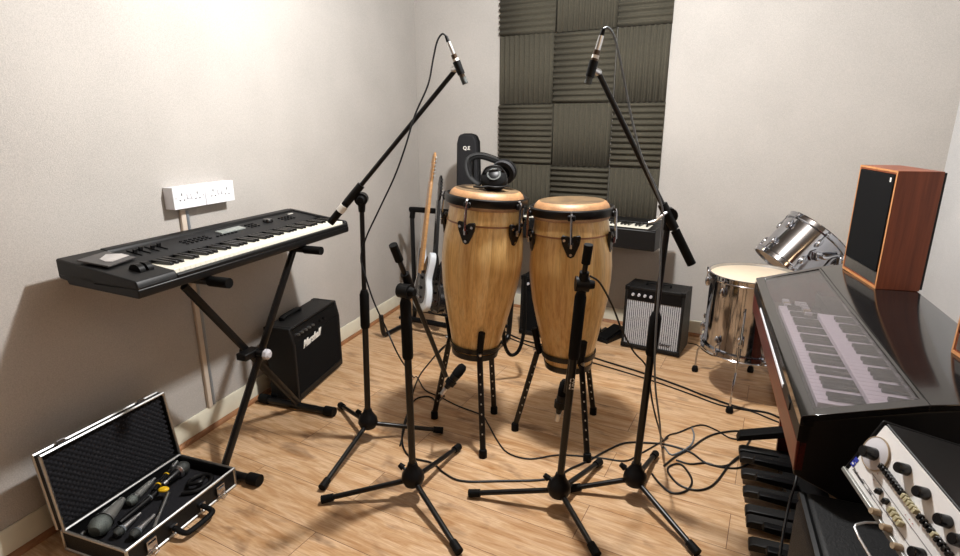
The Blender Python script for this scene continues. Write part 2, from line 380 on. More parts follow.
# ------------------------------------------------------------------ synthesizer on X stand
KX = basis(WL(.425, 1.178, .835), D, -NN, (0,0,1))
t = thing('keyboard_synthesizer', 'long black electronic keyboard on X stand along the left wall', 'keyboard', mat=KX)
KL = 1.168
def kprof(x0, x1, poly, g=None):
    g = g or G(); Mx = basis((0,0,0), (0,1,0), (0,0,1), (1,0,0)); g.prism(poly, x0, x1, Mx); return g
ytop = lambda y: .052+(y-.0)*.14          # sloping deck
g = kprof(.0, KL, [(.0,.008), (.004,.0), (.30,.018), (.305,.030), (.335,.036), (.34,.045), (.34,.05), (.2,.05), (.18,.032), (.005,.03), (0,.028)])   # lower tray
obj('lower_case', g, 'keyboard_case', t, bevel=.003)
g = kprof(.0, .148, [(0,.029), (.005,.05), (.012,.056), (.335,.102), (.34,.096), (.34,.046), (.18,.033)])
obj('left_cheek', g, 'keyboard_case', t, bevel=.004)
g = kprof(KL-.022, KL, [(0,.029), (.005,.05), (.012,.056), (.335,.102), (.34,.096), (.34,.046), (.18,.033)])
obj('right_cheek', g, 'keyboard_case', t, bevel=.004)
g = kprof(.148, KL-.022, [(.165,.033), (.165,.066), (.19,.074), (.30,.090), (.30,.046)])
obj('control_panel', g, 'panel', t)
g = kprof(.148, KL-.022, [(.301,.046), (.301,.088), (.31,.1), (.335,.104), (.34,.098), (.34,.046)])
obj('rear_ridge', g, 'keyboard_case', t, bevel=.003)
obj('front_lip', kprof(.148, KL-.022, [(0,.029), (0,.040), (.004,.044), (.014,.044), (.016,.029)]), 'keyboard_case', t, bevel=.001)
nW = 45; kw = (KL-.022-.152)/nW
wk = G().bb(.0004, kw-.0006, .018, .160, .034, .056); wo = obj('white_key', wk, 'white_key', t, bevel=.0015, loc=(.151, 0, 0))
bk = G(); bkp = [(.07,.056), (.074,.066), (.16,.069), (.16,.056)]; kprof(-.006, .006, bkp, bk); bo = obj('black_key', bk, 'black_key', t, bevel=.0015, loc=(0,0,0))
first = True
pat = [1,0,1,1,0,1,1]   # E F G A B C D : black after?
for i in range(nW):
    if i:
        c = wo.copy(); COL.objects.link(c); c.location = (.151+kw*i, 0, 0)
    if i < nW-1 and [0,1,1,1,0,1,1][i % 7]:
        c = bo if first else bo.copy()
        if not first: COL.objects.link(c)
        first = False; c.location = (.151+kw*(i+1), 0, 0)
def deck(x, y): return .0665+(y-.165)*.17+.003 if y < .3 else .1
sl = math.atan(.145)
Rx = Matrix.Rotation(sl, 3, 'X')
# screen, buttons, dial, sliders
obj('display', G().box((.655, .247, .0845), (.135, .036, .006), Rx), 'screen', t, bevel=.001)
btn = G().box((0,0,0), (.011, .007, .006), Rx); b0 = obj('button', btn, 'black_plastic', t, bevel=.001, loc=(.4, .23, .083))
for x, y in [(.40+.022*i, .215+.017*j) for i in range(6) for j in range(3)] + [(.55+.02*i, .215) for i in range(6)] + [(.76+.02*i, .225+.018*j) for i in range(3) for j in range(3)] + [(.97+.022*i, .215+.018*j) for i in range(4) for j in range(3)]:
    c = b0.copy(); COL.objects.link(c); c.location = (x, y, .074+(y-.19)*.145+.002)
bpy.data.objects.remove(b0)
obj('dial', G().lathe([(0,.014), (.019,.014), (.022,.011), (.023,0)], 24, (.885, .245, .082), (.885, .24, .2)), 'black_key', t)
for i, (x, y) in enumerate(((.20,.24), (.235,.255), (.27,.24), (.305,.25))):
    s_ = obj('slider_slot', G().box((x, .245, .084), (.004, .07, .003), Rx), 'rubber', t)
    obj('slider_cap', G().box((x, y, .091), (.014, .008, .014), Rx), 'black_plastic', s_, bevel=.001)
for x in (.075, .105):
    obj('pitch_wheel', G().cyl((x-.010, .085, .062), (x+.010, .085, .062), .026, n=28), 'black_plastic', t)
obj('brand_plate', G().box((1.085, .275, .0885), (.034, .009, .002), Rx), 'tape', t)
t2 = thing('disc_sleeve', 'pale disc in dark sleeve lying on the left end of the long keyboard', 'disc', mat=KX @ basis((.075,.21,.0925), (.98,.2,0), (-.2,.97,.14), (0,-.14,.99)))
obj('sleeve', G().bb(-.06, .06, -.055, .055, -.002, .003), 'clear', t2, bevel=.001)
obj('disc', G().prism([(-.02,-.035), (.06,-.03), (.062,.0), (.03,.03), (-.02,.01), (-.03,-.02)], .0032, .0042), 'card', t2)
# X stand; x along wall, y toward wall
SX = basis(WL(.0, 0, 0), D, NN, (0,0,-1)); 
def SW(a, off, z): return WL(off, a, z)
t = thing('keyboard_stand', 'black folding X shaped keyboard stand under the long black keyboard', 'stand', SW(1.72, .25, 0))
top_a1, top_a2 = 1.43, 2.06; ft1, ft2 = 1.475, 2.04
def onoff(u, v, off):
    r = ray(u, v); k = (OFF+off)/(NN.x*r.x+NN.y*r.y); return V((r.x*k, r.y*k, CH+r.z*k))
pA0, pA1 = SW(1.468, .345, .03), onoff(293, 251, .345)
pB0, pB1 = SW(2.024, .285, .03), onoff(184, 286, .285)
print('xs', [(NN.dot(p)-OFF, D.dot(p), p.z) for p in (pA0, pA1, pB0, pB1)])
obj('leg', G().tube([pA0, pA1], .017, 8, flat=.8), 'black', t, world=True); obj('leg', G().tube([pB0, pB1], .017, 8, flat=.8), 'black', t, world=True)
for a, e in ((1.470, .345), (2.020, .285)):
    f = obj('foot_bar', G().tube([SW(a, .09, .022), SW(a, .49 if a < 1.6 else .46, .022)], .017, 12), 'black', t, world=True)
    for q, s_ in ((.09, -1), (.49 if a < 1.6 else .46, 1)): obj('rubber_foot', G().tube([SW(a, q-.02*s_, .024), SW(a, q+.03*s_, .024)], .0235, 12), 'rubber', f, world=True)
for a in (D.dot(pB1), D.dot(pA1)):
    f = obj('support_arm', G().tube([SW(a, .10, .815), SW(a, .43, .815)], .0155, 12), 'black', t, world=True)
    obj('rubber_cap', G().tube([SW(a, .41, .815), SW(a, .495, .815)], .019, 12), 'rubber', f, world=True)
ctr = onoff(252, 352, .315); ca, cz_ = D.dot(ctr), ctr.z
p = obj('pivot_bolt', G().cyl(SW(ca,.26,cz_), SW(ca,.385,cz_), .013), 'black', t, world=True)
obj('pivot_cap', G().lathe([(0,.022), (.012,.022), (.022,.014), (.024,0), (0,0)], 8, SW(ca,.385,cz_), SW(ca,.6,cz_)), 'cap_grey', t, world=True).__setitem__('label', 'pale grey pivot cap')
obj('locking_plate', G().box(ctr+D*-.02+V((0,0,.0)), (.05,.09,.03), Matrix.Rotation(-AL,3,'Z')), 'black', t, world=True, bevel=.004)
# ------------------------------------------------------------------ bass amplifier by left wall
c0 = onz(301.5, 404.5); c1 = onz(345, 365.5); c2 = onz(264, 396)
dx = (c1-c0).normalized(); W_ = (c1-c0).length; dy = V((-dx.y, dx.x, 0)); DEP = .165
AX = basis(c0, dx, dy, (0,0,1)); print('amp', W_)
HT = .40
t = thing('guitar_amplifier', 'black amplifier with white script logo standing against the left wall', 'amplifier', mat=AX)
g = G(); Mx = basis((0,0,0), (0,1,0), (0,0,1), (1,0,0))
g.prism([(.012,.012), (.012,HT-.09), (.03,HT-.004), (DEP,HT), (DEP,.012)], 0, .018, Mx); g.prism([(.012,.012), (.012,HT-.09), (.03,HT-.004), (DEP,HT), (DEP,.012)], W_-.018, W_, Mx)
g.bb(.018, W_-.018, .03, DEP, HT-.016, HT-.002); g.bb(.018, W_-.018, .012, DEP, .012, .03); g.bb(.018, W_-.018, DEP-.02, DEP-.001, .03, HT-.016)
obj('cabinet', g, 'vinyl', t, bevel=.004)
obj('grille', G().bb(.018, W_-.018, .016, .026, .045, HT-.085), 'grille_dark', t)
obj('baffle_rail', G().bb(.018, W_-.018, .010, .02, .03, .045), 'vinyl', t)
pnl = obj('control_panel', G().prism([(.016,HT-.084), (.030,HT-.018), (.045,HT-.018), (.045,HT-.084)], .018, W_-.018, Mx), 'black_plastic', t)
for i in range(7):
    x = .06+i*.035 if i < 5 else .27+(i-5)*.04
    obj('knob', G().lathe([(0,.011), (.006,.011), (.007,0)], 14, (x, .0225, HT-.052), (x, -.18, HT-.01)), 'steel' if i < 5 else 'black_key', pnl)
L_ = obj('logo', G().bb(.075, .08, .01, .012, .2, .201), 'tape', t); bpy.data.objects.remove(L_)
text('logo', 'Marshall', .052, 'tape', t, basis((.085, .0145, HT-.135), (.98,0,.06), (0,0,1), (0,-1,0)), shear=.45, bold=.0016, depth=.002)
obj('carry_handle', G().tube([(.10,.13,HT+.0), (.11,.13,HT+.014), (.25,.13,HT+.014), (.26,.13,HT)], .008, 8, 3, flat=2.0), 'rubber', t)
for x in (0, W_):
    for z in (.012, HT-.004):
        s_ = 1 if x == 0 else -1; zz = 1 if z < .1 else -1
        obj('corner_protector', G().bb(min(x-.003*s_, x+.03*s_), max(x-.003*s_, x+.03*s_), DEP-.035, DEP+.003, min(z-.003*zz, z+.03*zz), max(z-.003*zz, z+.03*zz)), 'black_plastic', t, bevel=.003)
        if z < .1: obj('rubber_foot', G().cyl((x+.03*s_, .05, 0), (x+.03*s_, .05, .013), .014), 'rubber', t); obj('rubber_foot', G().cyl((x+.03*s_, DEP-.05, 0), (x+.03*s_, DEP-.05, .013), .014), 'rubber', t)
# ------------------------------------------------------------------ microphone case
CX = basis(WL(.430, .985, 0), D, -NN, (0,0,1)); CW, CD, CZ = .455, .280, .078
t = thing('microphone_case', 'open aluminium framed black flight case on the floor by the left wall', 'case', mat=CX)
g = G()
for x0, x1, y0, y1 in ((0,CW,0,.008), (0,CW,CD-.008,CD), (0,.008,.008,CD-.008), (CW-.008,CW,.008,CD-.008)): g.bb(x0, x1, y0, y1, .003, CZ)
g.bb(.008, CW-.008, .008, CD-.008, .003, .008)
obj('tray', g, 'vinyl', t)
g = G()
for z in (.006, CZ-.001):
    for a, b in (((0,0), (CW,0)), ((CW,0), (CW,CD)), ((CW,CD), (0,CD)), ((0,CD), (0,0))): g.tube([(a[0],a[1],z), (b[0],b[1],z)], .005, 6)
for x in (0, CW):
    for y in (0, CD): g.tube([(x,y,.006), (x,y,CZ)], .0055, 6)
obj('tray_edging', g, 'alu', t)
g = G(); n_ = 36
def eggcrate(g, w, h, nx, ny, amp, P):
    vs = [[g.bm.verts.new(P(w*i/nx, h*j/ny, amp*(.5+.5*math.sin(i*PI/2)*math.sin(j*PI/2)))) for j in range(ny+1)] for i in range(nx+1)]
    for i in range(nx):
        for j in range(ny): g.bm.faces.new((vs[i][j], vs[i+1][j], vs[i+1][j+1], vs[i][j+1]))
obj('tray_foam', G().bb(.009, CW-.009, .009, CD-.009, .009, .040), 'foam_case', t, bevel=.006)
# lid
LA = math.atan2(.265, .035); LH = .267; lx = V((1,0,0)); ly = V((0,math.cos(LA),math.sin(LA))); lz = lx.cross(ly)   # lz points to -y/up side (inner face toward room)
LM = basis((0, CD+.004, CZ), lx, ly, lz)
lid = obj('lid', G().bb(.004, CW-.004, .0, LH, -.020, -.016), 'vinyl', t); 
def lidobj(name, g, mat, **k):
    g.bm.transform(LM); return obj(name, g, mat, lid, **k)
lid.data.transform(LM)
g = G()
for z in (-.018, .016):
    for a, b in (((0,0), (CW,0)), ((CW,0), (CW,LH)), ((CW,LH), (0,LH)), ((0,LH), (0,0))): g.tube([(a[0],a[1],z), (b[0],b[1],z)], .0048, 6)
lidobj('lid_edging', g, 'alu')
g = G()
for x0, x1, y0, y1 in ((0,CW,0,.006), (0,CW,LH-.006,LH), (0,.006,.006,LH-.006), (CW-.006,CW,.006,LH-.006)): g.bb(x0, x1, y0, y1, -.016, .014)
lidobj('lid_frame', g, 'vinyl')
g = G(); eggcrate(g, CW-.014, LH-.014, 80, 48, .020, lambda x, y, z: (x+.007, y+.007, z-.010)); g.bb(.008, CW-.008, .008, LH-.008, -.015, -.011)
lidobj('egg_crate_foam', g, 'foam_case', angle=3)
for x in (.08, CW-.08):
    g = G().bb(x-.016, x+.016, LH-.001, LH+.006, -.012, .004); g.tube([(x-.012,LH+.006,-.004), (x-.012,LH+.012,-.004), (x+.012,LH+.012,-.004), (x+.012,LH+.006,-.004)], .0016, 6)
    lidobj('catch_plate', g, 'chrome')
    g = G().bb(x-.018, x+.018, -.009, -.003, .018, .060); g.cyl((x-.014,-.009,.05), (x+.014,-.009,.05), .004, n=8); g.tube([(x-.012,-.009,.03), (x-.012,-.022,.012), (x+.012,-.022,.012), (x+.012,-.009,.03)], .0018, 6)
    obj('latch', g, 'chrome', t)
h = obj('handle', G().tube([(.165,-.012,.036), (.165,-.05,.028), (.185,-.062,.026), (.265,-.062,.026), (.285,-.05,.028), (.285,-.012,.036)], .0085, 10, 3, flat=1.2), 'rubber', t)
for x in (.165, .285): obj('handle_mount', G().bb(x-.012, x+.012, -.012, -.003, .024, .048), 'chrome', h)
# contents: microphones lying on the foam
CT = .0405
def cw(x, y, z): return CX @ V((x, y, z))
def handheld(name, label, x, y, ang, body, head, L=.12, r=.016, hr=.024, grp=None, z=CT, mesh='mic_mesh', band=None):
    d = V((math.cos(ang), math.sin(ang), 0)); m = basis(V(cw(x,y,z+hr)), CX.to_3x3()@d, CX.to_3x3()@V((-d.y,d.x,0)), (0,0,1))
    t = thing(name, label, 'microphone', mat=m, group=grp)
    obj('body', G().lathe([(0,-L*.5), (r*.62,-L*.5), (r*.7,-L*.4), (r,L*.25), (r*1.05,L*.5), (0,L*.5)], 20, (0,0,0), (1,0,0)), body, t)
    obj('head_grille', G().lathe([(0,L*.5+hr*1.9), (hr*.55,L*.5+hr*1.75), (hr*.93,L*.5+hr*1.2), (hr,L*.5+hr*.8), (hr*.8,L*.5+hr*.15), (r,L*.5)], 20, (0,0,0), (1,0,0)), mesh, t)
    obj('collar', G().lathe([(r*1.02,L*.42), (hr*.93,L*.53), (hr*.93,L*.58), (r,L*.5)], 20, (0,0,0), (1,0,0), close=True), band or 'steel', t)
    obj('connector', G().lathe([(0,-L*.5-.018), (r*.5,-L*.5-.018), (r*.55,-L*.5), (0,-L*.5)], 16, (0,0,0), (1,0,0)), 'steel', t)
    return t
handheld('handheld_microphone', 'large kick drum microphone with round grey mesh head in the open case', .125, .215, -2.75, 'pewter', None, .085, .022, .034)
handheld('handheld_microphone', 'dark microphone with silver neck nearest the hinge in the open case', .075, .240, .25, 'black', None, .085, .013, .016, mesh='dark_mesh', band='steel')
handheld('handheld_microphone', 'grey bodied microphone with yellow marked barrel in the middle back of the open case', .262, .238, 3.4, 'pewter', None, .09, .014, .02)
handheld('handheld_microphone', 'dark mesh headed microphone at the far right end of the open case', .345, .19, .15, 'black', None, .06, .018, .028, mesh='dark_mesh')
handheld('handheld_microphone', 'small silver and black microphone at left of open case, nearer the hinge', .115, .130, 3.3, 'steel', None, .06, .012, .017, mesh='dark_mesh', band='grey_lead')
handheld('handheld_microphone', 'small silver and black microphone at left of open case, nearer the handle', .125, .075, 3.35, 'steel', None, .06, .012, .017, mesh='dark_mesh', band='grey_lead')
def rodthing(name, label, cat, a, b, r, mat, extra=None):
    a, b = V(a), V(b); t = thing(name, label, cat, loc=CX @ a)
    obj('barrel', G().cyl(CX@a, CX@b, r*.8, r), mat, t, world=True)
    d = (b-a).normalized()
    for nm, s0, s1, rr, mm in (extra or []): obj(nm, G().cyl(CX@(a+d*s0), CX@(a+d*s1), rr, n=14), mm, t, world=True)
    return t
rodthing('condenser_microphone', 'slim black microphone with yellow bands and silver tip in the open case', 'microphone', (.262,.188,.066), (.375,.238,.062), .0105, 'black', [('silver_tip', .145, .185, .0095, 'steel'), ('yellow_band', .03, .036, .0112, 'yellow'), ('yellow_band', .095, .10, .0112, 'yellow')])
rodthing('condenser_microphone', 'slim black microphone lying across the middle of the open case', 'microphone', (.10,.155,.062), (.26,.175,.062), .011, 'black', [('grey_band', .13, .134, .0115, 'grey_lead')])
rodthing('metal_rod', 'long silver rod lying along the front of the open case', 'rod', (.13,.040,.048), (.275,.135,.060), .007, 'alu', None)
tp = obj('yellow_tape_flag', G().ball(CX@V((.272,.150,.074)), .017, (1.15,.85,.5)), 'yellow'); rebase(tp, CX@V((.272,.150,.066))); tag(tp, 'crumpled yellow tape tab stuck on the silver rod in the open case', 'tape')
g = G(); g.tube([CX@V(p) for p in ((.30,.10,.049), (.33,.06,.049), (.38,.05,.049), (.42,.08,.049), (.41,.12,.049), (.37,.13,.052), (.34,.10,.062), (.36,.07,.066), (.39,.085,.06))], .008, 8, 4)
tag(rebase(obj('coiled_lead', g, 'dark_lead'), CX@V((.35,.09,.042))), 'black lead coiled in the right end of the open case', 'cable')
# ------------------------------------------------------------------ microphone stands
def mic_stand(label, hub, feet, top, boom, grip, mount='black', tape=False, fold=False, letter=None, sleeve=(.45,.62), clutchr=.025):
    hub, top = V(hub), V(top); foot = V((hub.x, hub.y, 0))
    t = thing('microphone_stand', label, 'microphone stand', foot, group='black boom microphone stands')
    ax = (top-hub).normalized()
    obj('hub', G().lathe([(0,-.034), (.018,-.034), (.034,-.026), (.043,-.004), (.040,.016), (.030,.030), (.021,.044), (.017,.060), (0,.060)], 24, hub, hub+ax), 'black_plastic', t, world=True)
    kb = hub+V((-.036,.012,.03)); obj('hub_knob', G().tube([hub+V((-.015,.005,.02)), kb], .006, 8), 'black', t, world=True); obj('hub_knob_head', G().cyl(kb, kb+V((-.016,.006,.012)), .012, .009), 'rubber', t, world=True)
    L = (top-hub).length
    obj('lower_tube', G().cyl(hub+ax*.03, hub+ax*(L*sleeve[1]), .0130), 'black', t, world=True)
    s_ = obj('height_clutch', G().lathe([(0,L*sleeve[0]), (.017,L*sleeve[0]), (.0195,L*sleeve[0]+.01), (.0195,L*sleeve[1]-.02), (.013,L*sleeve[1]), (0,L*sleeve[1])], 16, hub, hub+ax), 'rubber', t, world=True)
    obj('upper_tube', G().cyl(hub+ax*(L*sleeve[1]), top-ax*.02, .0095), 'black', t, world=True)
    for f in feet:
        f = V(f); a = hub+(V((f.x,f.y,0))-foot).normalized()*.022+V((0,0,-.012)); e = V((f.x,f.y,.0175))
        q = obj('leg', G().cyl(a, e, .0098), 'black', t, world=True)
        d = (e-a).normalized(); obj('rubber_foot', G().cyl(e-d*.035, e+d*.008, .0140, .0155), 'rubber', q, world=True)
    b0, b1 = V(boom[0]), V(boom[1]); bd = (b1-b0).normalized()
    side = bd.cross(ax); side = side.normalized() if side.length > .05 else V((0,1,0))
    obj('boom_clutch', G().cyl(top-side*.022, top+side*.022, clutchr), 'black_plastic', t, world=True)
    obj('clutch_bracket', G().cyl(top-ax*.05, top+ax*.005, .013, .017), 'black_plastic', t, world=True)
    sg = -1 if side.y > 0 else 1
    if mount == 'steel': obj('boom_handle', G().tube([top, top+V((-.02,-.03,.012)), top+V((-.05,-.035,-.012)), top+V((-.075,-.035,-.02))], .0045, 8, 3), 'steel', t, world=True)
    else: obj('clutch_knob', G().cyl(top-side*.022*sg*-1, top+side*.040*sg, .017, .013, n=10), 'rubber', t, world=True)
    obj('boom_tube', G().cyl(b0, b1, .0088), 'black', t, world=True)
    c_ = b0+bd*((top-b0).dot(bd)); obj('boom_sleeve', G().cyl(c_-bd*.045, c_+bd*.045, .0155), 'black_plastic', t, world=True)
    gr = obj('counter_grip', G().cyl(b0-bd*.005, b0+bd*grip, .0145), 'rubber', t, world=True)
    if tape: obj('white_tape_band', G().cyl(b0+bd*tape[0], b0+bd*tape[1], .0165), 'tape', t, world=True)
    return t
# stand at left with boom rising over the keyboard end
def hubat(u, v): return onz(u, v, .09)
h1 = hubat(368, 421); T1 = ony(361.5, 199, h1.y-.02)
S1 = mic_stand('tall black boom stand behind the keyboard end with white tape on its boom', h1, [onz(323,487,.014), onz(441,431,.014), onz(341,406,.014)], T1, (ony(331,222,T1.y-.02), ony(457,68,T1.y+.0)), .10, tape=(.055,.085))
h4 = hubat(635, 477); T4 = ony(669, 215, h4.y)
S4 = mic_stand('tall black boom stand in front of the right hand drum with boom leaning left', h4, [onz(473,493,.014)*.0+onz(560,491,.014)*0+onz(572,489,.014), onz(696,552,.014), onz(655,455,.014)], T4, (ony(691,263,T4.y-.03), ony(597,70,T4.y+.03)), .12, mount='steel', sleeve=(.5,.66))
h2 = hubat(413, 477); T2 = ony(405, 291, h2.y)
S2 = mic_stand('low black stand in front of the guitars with boom folded down to the left drum', h2, [onz(324,500,.014), onz(458,551,.014), onz(458,448,.014)], T2, (ony(393.5,246,T2.y-.03), ony(446,376,T2.y+.22)), .06, sleeve=(.66,.97))
h3 = hubat(559, 488); T3 = ony(582, 284, h3.y)
S3 = mic_stand('low black stand before the right hand drum with boom folded straight down', h3, [onz(471,494,.014), onz(596,554,.014), onz(599,463,.014)], T3, (ony(588.5,246,T3.y-.03), ony(566,392,T3.y+.08)), .06, sleeve=(.66,.97))
for st, p0, p1 in ((S3, ony(571,388,h3.y), ony(573,374,h3.y)),):
    d = (V(p1)-V(p0)).normalized(); n_ = V((0,-1,0)); n_ = (n_-d*n_.dot(d)).normalized(); x_ = d.cross(n_)
    m = MW[st.name].inverted() @ basis(V(p0)+n_*.0122+x_*.006, d, -x_ if x_.x > 0 else x_, n_)
    text('sticker_text', 'PRO', .022, 'tape', st, m, bold=.0005)
# pencil condensers on stands 1 and 4
def pencil(label, tail, tip, clip, boomend, grp='slim overhead microphones'):
    tail, tip, clip, be = V(tail), V(tip), V(clip), V(boomend); d = (tip-tail).normalized(); L = (tip-tail).length
    t = thing('overhead_microphone', label, 'microphone', clip, group=grp)
    obj('body', G().cyl(tail+d*L*.38, tip, .0105, n=20), 'bronze', t, world=True)
    obj('head_grille', G().lathe([(.0112,L*.86), (.0112,L*.9), (.0108,L*.9), (.0112,L*.93), (.0112,L*.995), (.0,L)], 20, tail, tip), 'dark_mesh', t, world=True)
    obj('silver_connector', G().lathe([(0,L*.12), (.0075,L*.12), (.0085,L*.2), (.0085,L*.40), (0,L*.40)], 16, tail, tip), 'steel', t, world=True)
    obj('cable_boot', G().lathe([(0,0), (.0055,0), (.0075,L*.14), (0,L*.14)], 12, tail, tip), 'rubber', t, world=True)
    obj('white_label', G().cyl(tail+d*L*.47, tail+d*L*.53, .0109, n=20), 'tape', t, world=True)
    cc = tail+d*((clip-tail).dot(d)); obj('clip', G().cyl(cc-d*.024, cc+d*.024, .0145, .0135), 'black_plastic', t, world=True)
    k = obj('clip_joint', G().cyl(be, be+(cc-be)*.75, .011, .010), 'steel', t, world=True); return t
e1 = V(ony(457,68,T1.y)); e4 = V(ony(597,70,T4.y+.03))
pencil('slim silver and bronze condenser microphone clipped to the left boom end against the plain wall', ony(446,36,e1.y-.02), ony(465.5,84,e1.y-.02), ony(458.5,68,e1.y-.02), ony(452.5,70,e1.y))
pencil('slim dark condenser microphone clipped to the right boom end against the foam tiles', ony(603.5,29,e4.y-.02), ony(587.5,84,e4.y-.02), ony(591.5,69,e4.y-.02), ony(599,73,e4.y))
# drum microphones on the folded stands
def drummic(label, tail, tip, r=.022):
    tail, tip = V(tail), V(tip); L = (tip-tail).length
    t = thing('drum_microphone', label, 'microphone', tail)
    obj('body', G().lathe([(0,.02), (.009,.02), (.013,L*.25), (.019,L*.55), (r,L*.62), (0,L*.62)], 20, tail, tip), 'black', t, world=True)
    obj('head_grille', G().lathe([(0,L*.6), (r*1.04,L*.6), (r*1.1,L*.75), (r*1.0,L*.92), (r*.6,L), (0,L)], 20, tail, tip), 'grille_dark', t, world=True)
    obj('connector', G().lathe([(0,-.012), (.008,-.012), (.0095,.018), (0,.022)], 14, tail, tip), 'steel', t, world=True)
    obj('clip', G().lathe([(0,L*.28), (.021,L*.28), (.023,L*.45), (0,L*.45)], 14, tail, tip), 'black_plastic', t, world=True); return t
drummic('black drum microphone on the folded boom beneath the left hand drum', ony(443,392,T2.y+.27), ony(464,365,T2.y+.30), .019)
drummic('black drum microphone hanging nose up beside the right hand drum', ony(557.5,418,T3.y+.12), ony(565,380,T3.y+.12), .016)
# ------------------------------------------------------------------ congas
def conga(label, base, top, lug0, zoff=0):
    base, top = V(base), V(top); ax = (top-base).normalized(); L = (top-base).length
    q = ax.to_track_quat('Z', 'Y').to_matrix(); m = basis(base, q@V((1,0,0)), q@V((0,1,0)), ax)
    t = thing('conga_drum', label, 'drum', mat=m, group='pair of wooden hand drums')
    P = [(0,.098), (.06,.104), (.15,.116), (.30,.138), (.45,.158), (.58,.168), (.66,.170), (.76,.166), (.88,.155), (.97,.146), (1,.143)]
    sh = [(r, z*L) for z, r in P]; inn = [(r-.012, z*L) for z, r in P[::-1]]
    obj('shell', G().lathe(sh+inn, 64, close=True), 'stave', t)
    obj('bottom_band', G().lathe([(.0985,-.004), (.1015,-.004), (.1055,.022), (.1015,.022)], 48, close=True), 'black', t)
    obj('inlay_band', G().lathe([(.1565,L*.865), (.1585,L*.866), (.1572,L*.875), (.1555,L*.875)], 64, close=True), 'bead', t)
    obj('collar', G().lathe([(.142,L-.03), (.154,L-.028), (.1535,L+.012), (.147,L+.026), (.138,L+.036), (.130,L+.040), (.128,L)], 64, close=True), 'collar', t)
    obj('drum_skin', G().lathe([(0,L+.0420), (.10,L+.0418), (.127,L+.0408), (.131,L+.0395), (0,L+.035)], 64), M['rawhide'], t)
    obj('tension_rim', G().lathe([(.1555,L-.012), (.167,L-.014), (.172,L-.004), (.171,L+.016), (.163,L+.020), (.156,L+.012)], 64, close=True), 'black', t)
    for k in range(5):
        a = lug0+k*2*PI/5; c, s = math.cos(a), math.sin(a); R = Matrix.Rotation(a, 3, 'Z')
        def pt(r, tt, z): return R@V((r, tt, z))
        ear = obj('rim_ear', G().box(pt(.173,0,L-.006), (.012,.03,.022), R), 'black', t, bevel=.004)
        obj('tension_hook', G().tube([pt(.160,0,L+.012), pt(.174,0,L+.014), pt(.180,0,L+.004), pt(.181,0,L-.03), pt(.184,0,L-.105)], .0052, 8, 2), 'chrome', t)
        r0 = .163; r1 = .169; zt = L-.085; tilt = 0.10
        g = G(); mm = basis(pt(.1615,0,zt), R@V((0,1,0)), R@V((tilt,0,1)), R@V((1,0,-tilt)))
        g.prism([(-.038,.006), (-.033,.014), (-.010,.010), (0,.0), (.010,.010), (.033,.014), (.038,.006), (.033,-.022), (.013,-.070), (0,-.078), (-.013,-.070), (-.033,-.022)], 0, .012, mm)
        lp = obj('lug_plate', g, 'black', t, bevel=.002)
        for x, z in ((-.026,-.004), (.026,-.004), (0,-.062)):
            p = mm@V((x,z,.012)); e = mm@V((x,z,.016)); obj('bolt', G().cyl(p, e, .006, n=8), 'chrome', lp)
        g = G().cyl(mm@V((0,-.01,.018)), mm@V((0,-.034,.018)), .0075, n=6); obj('tension_nut', g, 'chrome', lp)
        obj('lug_eye', G().box(mm@V((0,-.022,.012)), (.014,.02,.012), R), 'black', lp, bevel=.002)
    return t, m, L
def conga_stand(label, base, top, ringz, feet, uptop):
    base, top = V(base), V(top); ax = (top-base).normalized(); c = base+ax*((ringz-base.z)/ax.z)
    t = thing('drum_stand', label, 'drum stand', (base.x, base.y, 0), group='black basket stands')
    L = (top-base).length; fr = ((ringz-base.z)/ax.z)/L; rr = .116+.02*(fr-.15)/.15+.004
    obj('ring', G().lathe([(rr,-.011), (rr+.004,-.011), (rr+.006,.011), (rr+.0015,.011)], 48, c, c+ax, close=True), 'black', t, world=True)
    for f in feet:
        f = V((f[0], f[1], 0)); d = (f-V((c.x,c.y,0))).normalized(); a = c+d*(rr+.014); b = V((f.x,f.y,.02)); up = c+ax*uptop+d*(rr+.014+uptop*.22)
        q = obj('leg', G().tube([a+V((0,0,.02)), b], .0125, 8, flat=.55), 'black', t, world=True)
        obj('rubber_foot', G().lathe([(0,0), (.017,0), (.017,.03), (.0145,.036), (0,.036)], 12, (f.x,f.y,0)), 'rubber', q, world=True)
        h = (a-b)
        for k in range(7):
            p = b+h*(.2+k*.1); n_ = V((0,-1,0)); obj('height_stud', G().cyl(p+n_*.005, p+n_*.0145, .0028, n=8), 'steel', q, world=True)
        obj('padded_arm', G().tube([a-V((0,0,.015)), a+(up-a)*.5, up], [.013,.014,.0145], 10), 'rubber', t, world=True)
        obj('wing_nut', G().cyl(a+d*.008, a+d*.026, .009, .006, n=8), 'steel', t, world=True)
fl1 = [onz(434.5,418), onz(483,457), onz(494,413)]; fl2 = [onz(515,430), onz(587,461), onz(593,414)]
ctr1 = sum(fl1, V())/3; ctr2 = sum(fl2, V())/3
ctr1 = V((-.03, 2.28, 0)); ctr2 = V((.40, 2.24, 0))
b1 = ony(475, 351, ctr1.y); b2 = ony(568, 364, ctr2.y); t1 = ony(486.5, 199, ctr1.y-.01); t2 = ony(571.5, 210, ctr2.y)
print('conga', b1, t1, b2, t2)
cg1, m1, L1 = conga('natural wood conga with headphones on its skin, the left and taller of the two', b1, t1, math.radians(-90+36+4))
cg2, m2, L2 = conga('natural wood conga with bare skin, the right and lower of the two', b2, t2, math.radians(-90+9))
conga_stand('black basket stand holding the left wooden conga', b1, t1, ony(472, 347, ctr1.y-.0).z+.022, fl1, .10)
conga_stand('black basket stand holding the right wooden conga', b2, t2, ony(565, 351, ctr2.y).z+.0, fl2, .10)
